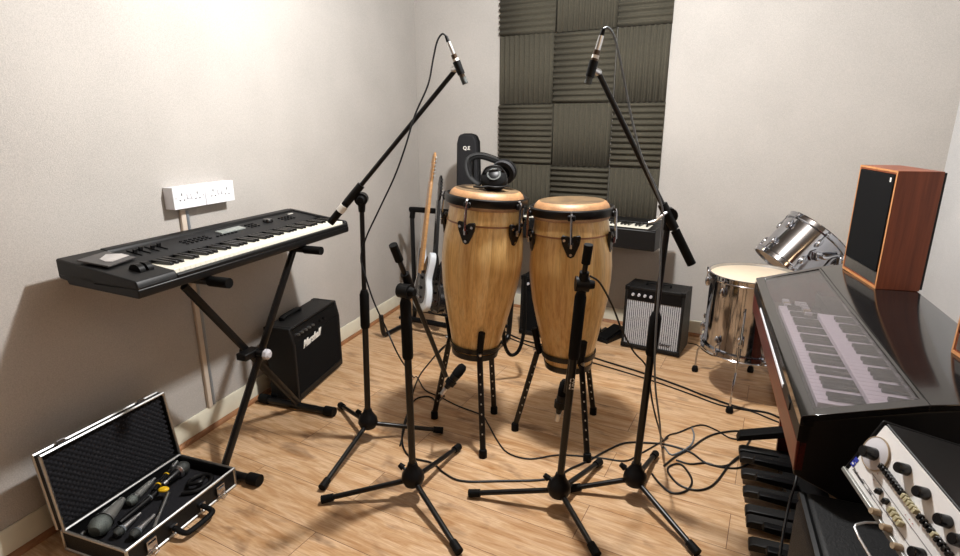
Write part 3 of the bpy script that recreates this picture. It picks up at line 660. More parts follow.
# ------------------------------------------------------------------ headphones
hc = m1 @ V((0,0,L1+.054)); 
t = thing('headphones', 'black closed studio headphones resting on the left conga skin', 'headphones', hc)
Yh = hc.y
cA, cB = V(ony(494, 181, Yh-.05)), V(ony(505, 171, Yh+.045))
cA.z = max(cA.z, hc.z+.036); cB.z = max(cB.z, hc.z+.05)
def cup(c, n, r, nm='ear_cup'):
    c = V(c); n = V(n).normalized()
    e = obj(nm, G().lathe([(0,.026), (r*.45,.026), (r*.55,.022), (r*.85,.017), (r,.006), (r,-.004), (r*.9,-.008), (0,-.008)], 32, c, c+n), 'black_plastic', t, world=True)
    obj('cushion', G().lathe([(r*.55,-.008), (r*.98,-.010), (r*1.03,-.018), (r*.95,-.028), (r*.6,-.028)], 32, c, c+n, close=True), 'nylon', e, world=True)
    obj('badge_ring', G().lathe([(r*.40,.0262), (r*.52,.025), (r*.52,.0265), (r*.42,.0275)], 32, c, c+n, close=True), 'dark_mesh', e, world=True); return e
cup(cA, (-.05,-.75,.62), .052); cup(cB, (.35,.80,.25), .050)
pA = cA+V((-.040,-.006,.002)); pts = [cA+V((-.045,-.0,-.008)), ony(479,186,Yh-.05), ony(470,177,Yh-.03), ony(467,166,Yh), ony(470,158.5,Yh+.02), ony(480,156,Yh+.04), ony(494,160,Yh+.05), ony(504,165,Yh+.05)]
pts = [V(p) for p in pts]
for p in pts[1:]: p.z = max(p.z, hc.z+.012)
obj('headband', G().tube(pts, .0055, 8, 5, flat=2.5, up=(0,0,1)), 'rubber', t, world=True)
pts2 = [p+V((.006,-.006,.014)) for p in pts[2:]]; obj('band_wire', G().tube(pts2, .0018, 6, 5), 'black', t, world=True)
obj('yoke', G().tube([cA+V((-.050,.0,.0)), cA+V((-.03,-.012,.04)), cA+V((.02,-.012,.045)), cA+V((.05,0,.005))], .004, 6, 4), 'black', t, world=True)
g = G().tube([hc+V(p) for p in ((-.055,-.075,.004), (-.03,-.095,.004), (0,-.09,.006), (.03,-.10,.004), (.065,-.075,.004), (.085,-.045,.004))], .004, 6, 4)
tag(rebase(obj('headphone_lead', g, 'dark_lead'), hc+V((0,-.09,.002))), 'short black lead lying on the left conga skin by the headphones', 'cable')
# ------------------------------------------------------------------ guitar rack and guitars
R0 = V(onz(415, 322)); R0.x -= .01; rd = EB
def RK(s, f, z): return R0+rd*s+NB*f+V((0,0,z))
t = thing('guitar_rack', 'black tubular guitar rack behind the wooden congas by the back corner', 'guitar rack', RK(.35,0,0))
zt = ony(411, 212, R0.y).z; RW = .74
obj('top_bar', G().tube([RK(-.06,-.11,zt-.06), RK(-.05,-.11,zt-.015), RK(-.01,-.11,zt), RK(RW-.05,-.11,zt), RK(RW-.01,-.11,zt-.015), RK(RW,-.11,zt-.06)], .019, 10, 3), 'rubber', t, world=True)
for s in (0, RW):
    obj('end_frame', G().tube([RK(s-(.06 if s == 0 else 0),-.11,zt-.05), RK(s,-.02,.12), RK(s,.01,.03), RK(s,.06,.016), RK(s,.28,.016), RK(s,.34,.03), RK(s,.36,.16)], .0155, 10, 4), 'black', t, world=True)
obj('cradle_rail', G().tube([RK(0,.0,.095), RK(RW,.0,.095)], .012, 8), 'black', t, world=True); obj('cradle_rail', G().tube([RK(0,.16,.085), RK(RW,.16,.085)], .012, 8), 'black', t, world=True)
obj('cradle_pad', G().tube([RK(0.03,.16,.090), RK(RW-.03,.16,.090)], .019, 8), 'rubber', t, world=True)
def guitar(label, foot, head, face, mb, mg, mneck, mhead, Wd=.30):
    foot, head = V(foot), V(head); up = (head-foot).normalized(); L = (head-foot).length
    f = V(face); f = (f-up*f.dot(up)).normalized(); x = up.cross(f).normalized()
    m = basis(foot, x, up, x.cross(up)); t = thing('electric_guitar', label, 'guitar', mat=m); k = L/1.0
    pts = [(0,0), (.09,.005), (.15,.04), (.165,.10), (.15,.16), (.12,.21), (.135,.27), (.155,.33), (.15,.37), (.12,.385), (.085,.36), (.055,.32), (.03,.30), (-.03,.30), (-.06,.33), (-.10,.40), (-.135,.43), (-.155,.41), (-.15,.34), (-.125,.26), (-.12,.21), (-.15,.16), (-.165,.09), (-.14,.03), (-.07,.003)]
    P = [V((a*k*Wd/.33, b*k, 0)) for a, b in pts]; P = catmull(P+[P[0]], 3)[:-1]; pl = [(p.x, p.y) for p in P]
    obj('body', G().prism(pl, -.021, .021), mb, t, bevel=.006)
    obj('pickguard', G().prism([(a*.72, .05*k+b*.80) for a, b in pl if True], .0211, .0235), mg, t)
    obj('neck', G().prism([(-.028,.26*k), (.028,.26*k), (.021,.82*k), (-.021,.82*k)], .020, .036), mneck, t, bevel=.004)
    obj('fretboard', G().prism([(-.028,.24*k), (.028,.24*k), (.021,.82*k), (-.021,.82*k)], .036, .041), mneck, t)
    hs = obj('headstock', G().prism([(-.021,.82*k), (.021,.82*k), (.032,.86*k), (.036,.97*k), (.02,1.0*k), (-.005,.985*k), (-.022,.93*k), (-.030,.86*k)], .022, .036), mhead, t, bevel=.003)
    for i in range(6):
        y = (.855+.022*i)*k; obj('tuning_peg', G().cyl((.034,y,.029), (.050,y,.029), .004, n=8).ball((.056,y,.029), .008, (.7,1,.5), u=10, v=6), 'steel' if mhead != 'guitar_black' else 'black', hs)
    for y in (.15, .215): obj('pickup', G().bb(-.035,.035,y*k-.008,y*k+.008,.0236,.031), 'black_plastic', t, bevel=.002)
    obj('bridge', G().bb(-.035,.035,.09*k-.008,.09*k+.008,.0236,.034), 'chrome', t, bevel=.002)
    for i in range(6):
        x0 = -.018+.0072*i; obj('string', G().cyl((x0,.09*k,.0345), (x0*.85,.93*k,.0435), .0005, n=4), 'steel', t)
    return t
gf = RK(.125,.09,.135); gh = V(ony(438.5, 153, R0.y+.03))
guitar('white bodied electric guitar with maple neck standing in the rack by the back corner', gf, gh, (-.92,-.40,.1), 'guitar_white', 'guitar_black', 'maple', 'maple', .28)
gf2 = RK(.25,.09,.135); gh2 = V(ony(444.5, 176, R0.y-.0))
guitar('dark electric guitar with black headstock behind the left conga', gf2, gh2, (-.93,-.36,.1), 'guitar_black', 'guitar_black', 'matt_black_wood', 'guitar_black', .28)
# tall gig case leaning in the rack row
gp = RK(.30,-.33,0); top_ = ony(469, 135, gp.y)
t = thing('instrument_case', 'tall narrow black padded case with white label standing behind the left conga', 'case', mat=basis(V((ony(469,160,gp.y).x, gp.y, .006)), (math.cos(-.30),math.sin(-.30),0), (math.sin(.30),math.cos(.30),0), (0,0,1)))
H_ = top_.z; print('gig', gp, H_)
Mx = basis((0,0,0), (1,0,0), (0,0,1), (0,-1,0))
prof = [(-.17,.0), (.17,.0), (.19,.08), (.17,.30), (.15,.42), (.10,.52), (.085,.60), (.068,H_-.05), (.05,H_-.008), (.02,H_), (-.03,H_), (-.058,H_-.008), (-.072,H_-.06), (-.085,.60), (-.10,.52), (-.15,.42), (-.17,.30), (-.19,.08)]
obj('padded_shell', G().prism(prof, -.05, .05, Mx), 'nylon', t, bevel=.012)
obj('zip_seam', G().tube([(x*1.01, 0, z+.001) for x, z in prof], .004, 6), 'rubber', t)
text('label_mark', 'Q.E', .032, 'tape', t, basis((-.025,-.0515,H_-.10), (1,0,0), (0,0,1), (0,-1,0)), bold=.001)
obj('carry_strap', G().tube([(.05,-.055,H_-.12), (.055,-.075,H_-.3), (.06,-.055,H_-.5)], .004, 6, 4, flat=3), 'rubber', t)
# ------------------------------------------------------------------ foam tiles
cols = [(-.878,-.478,'left'), (-.472,-.070,'middle'), (-.064,.258,'right')]
rows = [(2.335,1.93,'uppermost row'), (1.926,1.486,'second row from the top'), (1.482,1.077,'third row from the top'), (1.073,.668,'fourth row from the top'), (.664,.545,'trimmed bottom row')]
for ri, (z1, z0, rn) in enumerate(rows):
    for ci, (s0, s1, cn) in enumerate(cols):
        horiz = (ri+ci) % 2 == 0
        jx, jz = random.uniform(-.0015,.0015), random.uniform(-.0015,.0015)
        w_, h_ = s1-s0, z1-z0; x_ = EB; m = basis(WB(s0+jx, .0005, z0+jz), EB, (0,0,1), NB)
        t = G(); pitch = .0365; Lr = h_ if horiz else w_; nr = max(3, round(Lr/pitch)); pp = Lr/nr; prof = [(0,0)]
        for k in range(nr):
            for f_, a_ in ((.0,.018), (.22,.026), (.42,.044), (.58,.044), (.78,.026)): prof.append((k*pp+pp*f_, a_))
        prof += [(Lr,.018), (Lr,0)]
        if horiz: Mx = basis((0,0,0), (0,1,0), (0,0,1), (1,0,0)); g = G().prism(prof, .0, w_, Mx)
        else: Mx = basis((0,0,0), (1,0,0), (0,0,1), (0,-1,0)); g = G().prism(prof, -h_, 0, Mx)
        o = obj('acoustic_foam_tile', g, 'foam', angle=3); o.matrix_world = m; MW[o.name] = m
        tag(o, 'ridged acoustic foam tile with %s ridges, %s column, %s' % ('horizontal' if horiz else 'upright', cn, rn), 'foam tile', 'acoustic foam tiles on the back wall')
# ------------------------------------------------------------------ small digital piano on X stand under the foam
ang = math.radians(-33); ex = V((math.cos(ang), math.sin(ang), 0)); ey = V((-ex.y, ex.x, 0)); rc = ony(654, 252, 3.12); zb = rc.z
PM = basis(rc-ex*.98, ex, ey, (0,0,1)); print('kb2', rc, [(q, (PM@V(q)-B0).dot(NB)) for q in ((0,.28,0),(.98,.28,0),(.5,.3,0))])
t = thing('digital_piano', 'compact black digital piano under the foam tiles, mostly hidden by the congas', 'keyboard', mat=PM)
Mx = basis((0,0,0), (0,1,0), (0,0,1), (1,0,0))
obj('case', G().prism([(0,0), (0,.115), (.012,.125), (.02,.125), (.02,.11), (.15,.11), (.15,.14), (.25,.148), (.25,0)], 0, .98, Mx), 'keyboard_case', t, bevel=.003)
for nm, x0, x1 in (('end_block', 0, .05), ('end_block', .93, .98)): obj(nm, G().prism([(.001,.1), (.001,.126), (.15,.139), (.15,.1)], x0, x1, Mx), 'keyboard_case', t, bevel=.003)
kw = .88/40; wo = obj('white_key', G().bb(.0004, kw-.0008, .021, .149, .112, .128), 'white_key', t, bevel=.001, loc=(.05,0,0)); bo = obj('black_key', G().bb(-.0055, .0055, .065, .148, .128, .139), 'black_key', t, loc=(.05+kw,0,0)); first = True
for i in range(40):
    if i: c = wo.copy(); COL.objects.link(c); c.location = (.05+kw*i,0,0)
    if [1,1,0,1,1,1,0][i % 7] and i < 39:
        if first: first = False; continue
        c = bo.copy(); COL.objects.link(c); c.location = (.05+kw*(i+1),0,0)
for i in range(5): obj('control_knob', G().cyl((.12+.03*i,.2,.142), (.12+.03*i,.2,.156), .008, n=12), 'steel', t)
t = thing('keyboard_stand', 'black X shaped stand under the compact piano behind the right conga', 'stand', PM@V((.6,.14,-zb)))
for y in (.08, .20):
    obj('leg', G().tube([PM@V((.45,y,.012-zb+.01)), PM@V((.63,y,-.012))], .012, 8), 'black', t, world=True)
for y in (.12, .16): obj('leg', G().tube([PM@V((.63,y,.022-zb)), PM@V((.45,y,-.012))], .012, 8), 'black', t, world=True)
for x in (.45, .63):
    obj('foot_bar', G().tube([PM@V((x,-.02,.0145-zb)), PM@V((x,.26,.0145-zb))], .014, 8), 'black', t, world=True); obj('support_arm', G().tube([PM@V((x,0.0,-.013)), PM@V((x,.24,-.013))], .0125, 8), 'rubber', t, world=True)
# ------------------------------------------------------------------ practice amps
def combo(label, c0, dx, W_, HT, DEP, lean, cloth, knobs, name='practice_amplifier', mark=None):
    dx = V(dx).normalized(); dy = V((-dx.y, dx.x, 0)); m = basis(c0, dx, dy, (0,0,1))
    t = thing(name, label, 'amplifier', mat=m); Mx = basis((0,0,0), (0,1,0), (0,0,1), (1,0,0)); sh = lean
    pr = [(.0,.010), (sh,HT-.004), (sh+.004,HT), (DEP-.03,HT), (DEP,.010)]
    g = G().prism(pr, 0, .016, Mx); g.prism(pr, W_-.016, W_, Mx); g.bb(.016, W_-.016, sh+.0, DEP-.03, HT-.018, HT-.001); g.bb(.016, W_-.016, .0, DEP, .010, .034); g.bb(.016, W_-.016, DEP-.045, DEP-.03, .034, HT-.018)
    obj('cabinet', g, 'vinyl', t, bevel=.004)
    pz = HT-.085; yy = lambda z: sh*(z-.01)/(HT-.01)
    obj('grille_cloth', G().prism([(yy(.034)+.008,.034), (yy(pz)+.008,pz), (yy(pz)+.02,pz), (yy(.034)+.02,.034)], .016, W_-.016, Mx), cloth, t)
    pn = obj('control_panel', G().prism([(yy(pz)+.004,pz), (yy(HT-.018)+.004,HT-.018), (yy(HT-.018)+.03,HT-.018), (yy(pz)+.03,pz)], .016, W_-.016, Mx), 'black_plastic', t)
    for i in range(knobs):
        x = .05+.036*i; z = pz+.036; obj('knob', G().lathe([(0,.014), (.008,.014), (.009,0)], 14, (x,yy(z)+.004,z), (x,yy(z)-1,z)), 'cap_grey', pn)
    obj('carry_handle', G().tube([(W_*.3,DEP*.45,HT), (W_*.33,DEP*.45,HT+.014), (W_*.67,DEP*.45,HT+.014), (W_*.7,DEP*.45,HT)], .007, 8, 3, flat=1.8), 'rubber', t)
    for x in (.03, W_-.03):
        for y in (.03, DEP-.03): obj('rubber_foot', G().cyl((x,y,0), (x,y,.011), .012), 'rubber', t)
    for x in (0, W_):
        sg = 1 if x == 0 else -1
        for z in (.010, HT):
            zz = 1 if z < .1 else -1; y0 = yy(z); obj('corner_protector', G().bb(min(x-.002*sg,x+.026*sg), max(x-.002*sg,x+.026*sg), y0-.003, y0+.03, min(z-.002*zz,z+.026*zz), max(z-.002*zz,z+.026*zz)), 'black_plastic', t, bevel=.003)
    if mark: text('badge', mark, .028, 'print', t, basis((W_-.125, yy(.06)+.006, .055), (1,0,0), (0,0,1), (0,-1,0)), shear=.3, bold=.001)
    return t
a0 = onz(620.5, 346.5); a1 = onz(678.5, 358.5); zt_ = ony(628, 285, a0.y+.02).z; print('amp2', a0, a1, zt_)
combo('black practice amplifier with silver grille cloth in front of the back wall', a0, a1-a0, (a1-a0).length, zt_, .24, .018, 'silver_cloth', 5, mark='Laney')
a0 = onz(519, 334); combo('small dark amplifier standing in the gap between the two congas', a0, EB, .255, .40, .2, .02, 'grille_dark', 4)
# foot pedal beside amp
p0 = onz(603, 341); p1 = onz(619, 346.5); dx = (p1-p0).normalized(); dy = V((-dx.y,dx.x,0))
t = thing('foot_pedal', 'black wedge foot pedal on the floor left of the silver grille amplifier', 'pedal', mat=basis(p0-dx*.055+NB*.03, dx, dy, (0,0,1)))
Mx = basis((0,0,0), (0,1,0), (0,0,1), (1,0,0))
obj('base', G().prism([(0,0), (0,.02), (.20,.055), (.20,0)], 0, .095, Mx), 'black_plastic', t, bevel=.003)
obj('treadle', G().prism([(.005,.024), (.01,.036), (.19,.072), (.195,.06)], .008, .087, Mx), 'rubber', t, bevel=.002)
# ------------------------------------------------------------------ drums
def tomdrum(label, name, a, b, R, lugs, head=True, legs=None, lug0=.3):
    a, b = V(a), V(b); ax = (b-a).normalized(); L = (b-a).length; q = ax.to_track_quat('Z', 'Y').to_matrix(); m = basis(a, q@V((1,0,0)), q@V((0,1,0)), ax)
    t = thing(name, label, 'drum', mat=m)
    obj('shell', G().lathe([(R-.012,.012), (R-.008,.008), (R-.008,L-.008), (R-.012,L-.012)], 64, close=True), 'chrome', t)
    for z, nm in ((L,'batter'), (0,'resonant')):
        s = 1 if z else -1
        obj(nm+'_skin', G().lathe([(0,z), (R-.012,z), (R-.006,z-.004*s), (R-.006,z-.007*s), (R-.014,z-.003*s), (0,z-.002*s)], 64), 'drumskin', t)
        obj(nm+'_hoop', G().lathe([(R-.007,z-.016*s), (R+.004,z-.018*s), (R+.005,z-.014*s), (R,z-.012*s), (R,z+.008*s), (R+.004,z+.012*s), (R-.004,z+.012*s), (R-.005,z)], 64, close=True), 'chrome', t)
    for k in range(lugs):
        an = lug0+k*2*PI/lugs; Rm = Matrix.Rotation(an, 3, 'Z')
        for z, s in ((L,1), (0,-1)):
            c = Rm@V((R+.004,0,z-.065*s)); lg = obj('lug', G().ball(c, .014, (1.0,.9,1.9), Rm.to_quaternion().to_matrix(), 14, 10), 'chrome', t)
            obj('tension_rod', G().cyl(Rm@V((R+.010,0,z-.06*s)), Rm@V((R+.010,0,z+.002*s)), .003, n=8).cyl(Rm@V((R+.010,0,z-.002*s)), Rm@V((R+.010,0,z+.010*s)), .0055, n=6), 'chrome', lg)
            obj('hoop_ear', G().box(Rm@V((R+.008,0,z-.008*s)), (.012,.02,.008), Rm), 'chrome', lg, bevel=.002)
    return t, m
fc = V((1.365, 2.655, 0)); ztop = ony(742, 287, fc.y-.21).z; zbot = ony(742, 366, fc.y-.21).z+.015; print('ftom', ztop, zbot)
FR_ = .213
ft, fm = tomdrum('chrome floor tom with pale skin standing on three legs by the organ', 'floor_tom', (fc.x, fc.y, zbot), (fc.x, fc.y, ztop), FR_, 6, lug0=.45)
lf = [onz(699, 373), onz(728, 415), None]
angs = [math.atan2(p.y-fc.y, p.x-fc.x) for p in lf[:2]]; angs.append((angs[0]+angs[1])/2 if False else 0.95)
for an in angs:
    d = V((math.cos(an), math.sin(an), 0)); r = FR_+.014
    br = obj('leg_bracket', G().box(fc+d*(FR_+.006)+V((0,0,zbot+.09)), (.022,.03,.05), Matrix.Rotation(an,3,'Z')), 'chrome', ft, world=True, bevel=.004)
    obj('bracket_screw', G().cyl(fc+d*(FR_+.012)+V((0,0,zbot+.09)), fc+d*(FR_+.05)+V((0,0,zbot+.09)), .004, n=8).cyl(fc+d*(FR_+.042)+V((0,0,zbot+.078)), fc+d*(FR_+.042)+V((0,0,zbot+.102)), .006, n=8), 'chrome', br, world=True)
    lg = obj('leg', G().tube([fc+d*(FR_+.020)+V((0,0,zbot+.25)), fc+d*(FR_+.020)+V((0,0,zbot-.03)), fc+d*(FR_+.022)+V((0,0,zbot-.06)), fc+d*(FR_+.062)+V((0,0,zbot-.12)), fc+d*(FR_+.066)+V((0,0,.02))], .0052, 8, 2), 'chrome', ft, world=True)
    e = fc+d*(FR_+.066); obj('rubber_foot', G().lathe([(0,0), (.016,0), (.018,.012), (.014,.03), (.007,.036), (0,.036)], 14, (e.x,e.y,0)), 'rubber', lg, world=True)
# rack tom
Yt = 2.99
A_ = V(ony(775, 257.5, Yt)); B_ = V(ony(815, 237.5, Yt)); A_ = V(ony(783,268,Yt)); B_ = V(ony(817,234.5,Yt-.0)); print('racktom', A_, B_, (B_-A_).length)
rt, rm = tomdrum('chrome rack tom tilted on its holder behind the floor tom', 'rack_tom', A_, B_, .178, 6, lug0=.72)
axt = (B_-A_).normalized(); sd = V((.12,-.9,.35)); sd = (sd-axt*sd.dot(axt)).normalized()
mid = A_+(B_-A_)*.5; pb = mid+sd*.178
obj('mount_plate', G().cyl(pb-sd*.012, pb+sd*.012, .034, n=8), 'chrome', rt, world=True)
obj('mount_clamp', G().box(pb+sd*.025, (.03,.03,.045)), 'chrome', rt, world=True, bevel=.005)
post = V((pb.x+.14, pb.y-.0, 0))
t = thing('tom_holder', 'chrome tom holder and stand carrying the tilted rack tom', 'drum stand', post)
pe = pb+sd*.045; jt = V((post.x, post.y, pb.z-.02))
obj('tom_arm', G().tube([pe, pe+V((.03,-.01,-.005)), jt+V((-.03,0,.02)), jt], .0095, 10, 3), 'chrome', t, world=True)
obj('ball_joint', G().ball(jt, .024), 'chrome', t, world=True); obj('wing_bolt', G().cyl(jt+V((-.03,-.03,0)), jt+V((.0,-.0,0)), .006, n=8).box(jt+V((-.035,-.035,0)), (.012,.02,.03)), 'chrome', t, world=True)
obj('pole', G().cyl(post+V((0,0,.12)), jt, .0125), 'chrome', t, world=True); obj('pole_clamp', G().cyl(post+V((0,0,.42)), post+V((0,0,.48)), .02), 'chrome', t, world=True)
for k in range(3):
    an = .5+k*2*PI/3; d = V((math.cos(an), math.sin(an), 0)); lg = obj('leg', G().tube([post+V((0,0,.28)), post+d*.2+V((0,0,.02))], .008, 8), 'chrome', t, world=True)
    obj('rubber_foot', G().ball(post+d*.2+V((0,0,.015)), .015, u=10, v=8), 'rubber', lg, world=True); obj('brace', G().tube([post+V((0,0,.14)), post+d*.1+V((0,0,.15))], .005, 6), 'chrome', t, world=True)
# ------------------------------------------------------------------ electronic organ
z0 = .76; P_ = onz(803, 418, z0); Q_ = onz(757, 279, z0); OL = (Q_-P_).length; u_ = (Q_-P_).normalized(); w_ = V((u_.y, -u_.x, 0))
P0 = V((P_.x, P_.y, 0)); OM = basis(P0, w_, u_, (0,0,1))      # x = depth t, y = along k, z up
ZF = .845; TF = .275; OD = .42
t = thing('electronic_organ', 'two manual electronic organ in red wood case with closed smoked lid', 'organ', mat=OM); org = t
Mx = basis((0,0,0), (1,0,0), (0,0,1), (0,-1,0))      # poly (t,z), extruded along -y -> use negative
def tz(poly, k0, k1, g=None):
    g = g or G(); g.prism(poly, -k1, -k0, Mx); return g
lidz = lambda q: .762+(.828-.762)*q/.205 if q < .205 else .828+(ZF-.828)*(q-.205)/(TF-.205) if q < TF else ZF
pbase = [(.0,.625), (.0,.738), (OD,.738), (OD,.625)]
for k0, k1 in ((0,.022), (OL-.022,OL)):
    obj('side_panel', tz([(.0,.625), (0,.738), (.002,.752), (.206,.815), (TF,ZF-.012), (OD,ZF-.012), (OD,.0), (.16,0), (.14,.56), (.06,.60)], k0, k1), 'mahog' if k0 else 'matt_black_wood', t, bevel=.002)  # near side panel is black: its shade is put into the colour
obj('front_rail', tz([(-.002,.635), (-.004,.705), (.016,.705), (.016,.635)], .0, OL), 'mahog', t, bevel=.002)
obj('key_slip', tz([(-.004,.7055), (-.004,.742), (.016,.742), (.016,.7055)], .0, OL), 'matt_black_wood', t)
obj('case_bottom', G().bb(.016, OD, .022, OL-.022, .628, .645), 'matt_black_wood', t)
obj('back_panel', G().bb(OD-.015, OD, .022, OL-.022, .06, ZF-.013), 'mahog', t)
obj('kneeboard', G().bb(.30, .312, .022, OL-.022, .12, .628), 'mahog', t)
obj('pale_trim_strip', G().bb(-.0065, -.0042, .24, .88, .716, .726), 'white_plastic', t)
obj('rear_top', tz([(.206,.816), (TF,ZF-.012), (OD,ZF-.012), (OD,ZF), (TF,ZF), (.206,.830)], 0, OL), 'gloss_top', t, bevel=.0015)
fr = G(); 
for k0, k1 in ((0,.03), (OL-.03,OL)): tz([(0,.748), (0,.764), (.206,.830), (.206,.817)], k0, k1, fr)
tz([(-.004,.742), (-.004,.762), (.0,.765), (.022,.772), (.022,.742)], 0, OL, fr)
tz([(.198,.812), (.198,.8265), (.2055,.829), (.2055,.814)], .03, OL-.03, fr)
obj('lid_frame', fr, 'gloss_top', t, bevel=.001)
obj('lid_latch', G().bb(-.007, -.0042, .12, .16, .715, .735), 'black_plastic', t, bevel=.001)
obj('smoked_lid', tz([(.022,.7665), (.022,.7695), (.198,.8245), (.198,.8215)], .03, OL-.03), 'smoked', t)
g = tz([(.016,.645), (.016,.695), (.06,.695), (.06,.68), (.205,.68), (.205,.735), (.215,.735), (.215,.722), (.30,.722), (.30,.80), (.405,.80), (.405,.645)], .022, OL-.022)
obj('key_bed', g, 'matt_black_wood', t)
def manual(tf, zk, k0, k1, Lk, nw, off, bl):
    pitch = (k1-k0)/nw; w1 = obj('white_key', G().bb(0, Lk, .0005, pitch-.0012, zk-.014, zk), 'manual_key', t, bevel=.001, loc=(tf,k0,0)); b1_ = obj('black_key', G().bb(Lk-bl, Lk, -.0052, .0052, zk, zk+.010), 'black_key', t, bevel=.0015, loc=(tf,k0+pitch,0)); first = True
    for i in range(nw):
        if i: c = w1.copy(); COL.objects.link(c); c.location = (tf,k0+pitch*i,0)
        if [1,1,0,1,1,1,0][(i+off) % 7] and i < nw-1:
            if first: first = False; b1_.location = (tf,k0+pitch*(i+1),0); continue
            c = b1_.copy(); COL.objects.link(c); c.location = (tf,k0+pitch*(i+1),0)
manual(.065, .710, .20, .99, .13, 34, 0, .105); manual(.150, .757, .11, .78, .125, 28, 4, .088)
for j, (tt, kk) in enumerate([(.08,.05+.02*i) for i in range(6)]+[(.11,.05+.02*i) for i in range(6)]+[(.14,.04+.022*i) for i in range(3)]+[(.09,1.03+.02*i) for i in range(4)]+[(.13,.86+.03*i) for i in range(8)]):
    obj('tab_switch', G().bb(tt, tt+.02, kk, kk+.008, .735, .7365) if False else G().bb(tt, tt+.022, kk, kk+.011, (.695 if kk < .19 or kk > 1.0 else .722), (.706 if kk < .19 or kk > 1.0 else .731)), 'cap_grey' if j % 4 else 'lever', t)
# bass pedals
obj('pedal_frame', G().bb(.16, .30, .10, 1.10, .004, .05), 'matt_black_wood', t)
short = {1, 3, 6, 8, 10}
for i in range(13):
    k = .40+.058*i
    if i in short: obj('short_pedal', tz([(.055,.058), (.06,.078), (.20,.075), (.20,.045)], k-.015, k+.015), 'black_plastic', t, bevel=.003)
    else: obj('long_pedal', tz([(.014,.022), (.014,.042), (.026,.050), (.20,.052), (.20,.028)], k-.022, k+.022), 'matt_black_wood', t, bevel=.003)
obj('swell_pedal', tz([(-.0,.075), (.01,.105), (.18,.16), (.18,.13)], 1.085-.0, 1.085+.055), 'rubber', t, bevel=.003)
def OW(tt, k, z): return OM@V((tt, k, z))
# ------------------------------------------------------------------ bookshelf speakers
def speaker(label, m, W_, Dp, Hh):
    t = thing('bookshelf_speaker', label, 'speaker', mat=m, group='teak bookshelf speakers on the organ')   # x width, y depth, z up ; front at y=0
    g = G().bb(0,.012,0,Dp,0,Hh); g.bb(W_-.012,W_,0,Dp,0,Hh); g.bb(.012,W_-.012,.0,Dp,0,.012); g.bb(.012,W_-.012,.0,Dp,Hh-.012,Hh); g.bb(.012,W_-.012,.02,Dp-.012,.012,Hh-.012)
    obj('cabinet', g, 'teak', t, bevel=.001)
    e = G()
    for x0, x1, za, zb_ in ((0,.006,0,Hh), (W_-.008,W_,0,Hh), (.006,W_-.008,0,.008), (.006,W_-.008,Hh-.006,Hh)): e.bb(x0, x1, -.0012, -.0001, za, zb_)
    obj('pale_front_edge', e, 'teak_edge', t)
    obj('grille', G().bb(.013, W_-.013, -.004, .018, .052, Hh-.013), 'grille_dark', t, bevel=.003)
    obj('silver_plinth', G().bb(.013, W_-.013, -.0005, .018, .013, .050), 'alu', t)
    obj('rear_panel', G().bb(.004, W_-.004, Dp+.0, Dp+.008, .004, Hh-.004), 'matt_black_wood', t)
    text('badge', 'B', .018, 'tape', t, basis((W_-.035,-.0046,Hh-.035), (1,0,0), (0,0,1), (0,-1,0)), bold=.0006); return t
zs = ZF+.0005
f0 = onz(842.5, 268, zs); f1 = onz(875.5, 289, zs); fx = (f1-f0).normalized(); fy = V((-fx.y, fx.x, 0)); Wd = (f1-f0).length
bk_ = onz(920, 292, zs); Dp = (bk_-f1).dot(fy); Hh = ony(900.5, 171, f1.y).z-zs; print('speaker', Wd, Dp, Hh, f0, f1)
speaker('teak bookshelf speaker with black grille standing on the far end of the organ', basis(f0, fx, fy, (0,0,1)), Wd, Dp, Hh)
s0 = onz(951.5, 352, zs); speaker('teak bookshelf speaker on the near end of the organ top, by the preamp', basis(s0, fx, fy, (0,0,1)), Wd, Dp*1.2, Hh)
# ------------------------------------------------------------------ stage monitor cabinet, preamp
SM = basis(OM@V((.012,-.012,0)), -u_, w_, (0,0,1))    # x toward camera, y depth
MH = .598
t = thing('stage_monitor', 'scuffed black loudspeaker cabinet on the floor in front of the organ end', 'speaker', mat=SM)
Mx = basis((0,0,0), (0,1,0), (0,0,1), (1,0,0))
obj('cabinet', G().prism([(.02,.0), (.0,.05), (.0,MH-.03), (.018,MH-.0), (.50,MH), (.52,MH-.02), (.52,0)], 0, .62, Mx), 'vinyl', t, bevel=.006)
obj('recessed_handle', G().bb(.14, .26, -.004, .0, MH-.22, MH-.12), 'rubber', t, bevel=.003)
obj('handle_bar', G().bb(.13, .27, -.010, -.002, MH-.12, MH-.112), 'black_plastic', t, bevel=.002)
obj('handle_bar', G().bb(.13, .27, -.010, -.002, MH-.228, MH-.22), 'black_plastic', t, bevel=.002)
obj('edge_trim', G().tube([(.0,.009,MH-.012), (.62,.009,MH-.012)], .010, 8), 'black_plastic', t)
l_ = V((-.0927,-.9804,-.1736)); d_ = V((.9518,-.0361,-.3043)); s__ = V((-.2921,.1935,-.9366))
l_.normalize(); d_ = (d_-l_*d_.dot(l_)).normalized(); n_front = -d_; up_ = -s__; up_ = (up_-l_*up_.dot(l_)-d_*up_.dot(d_)).normalized()
r = ray(885, 422.5); tt = (u_.x*OM[0][3]+u_.y*OM[1][3]-.125)/(u_.x*r.x+u_.y*r.y); T_ = V((r.x*tt, r.y*tt, CH+r.z*tt))
PH = .108; 
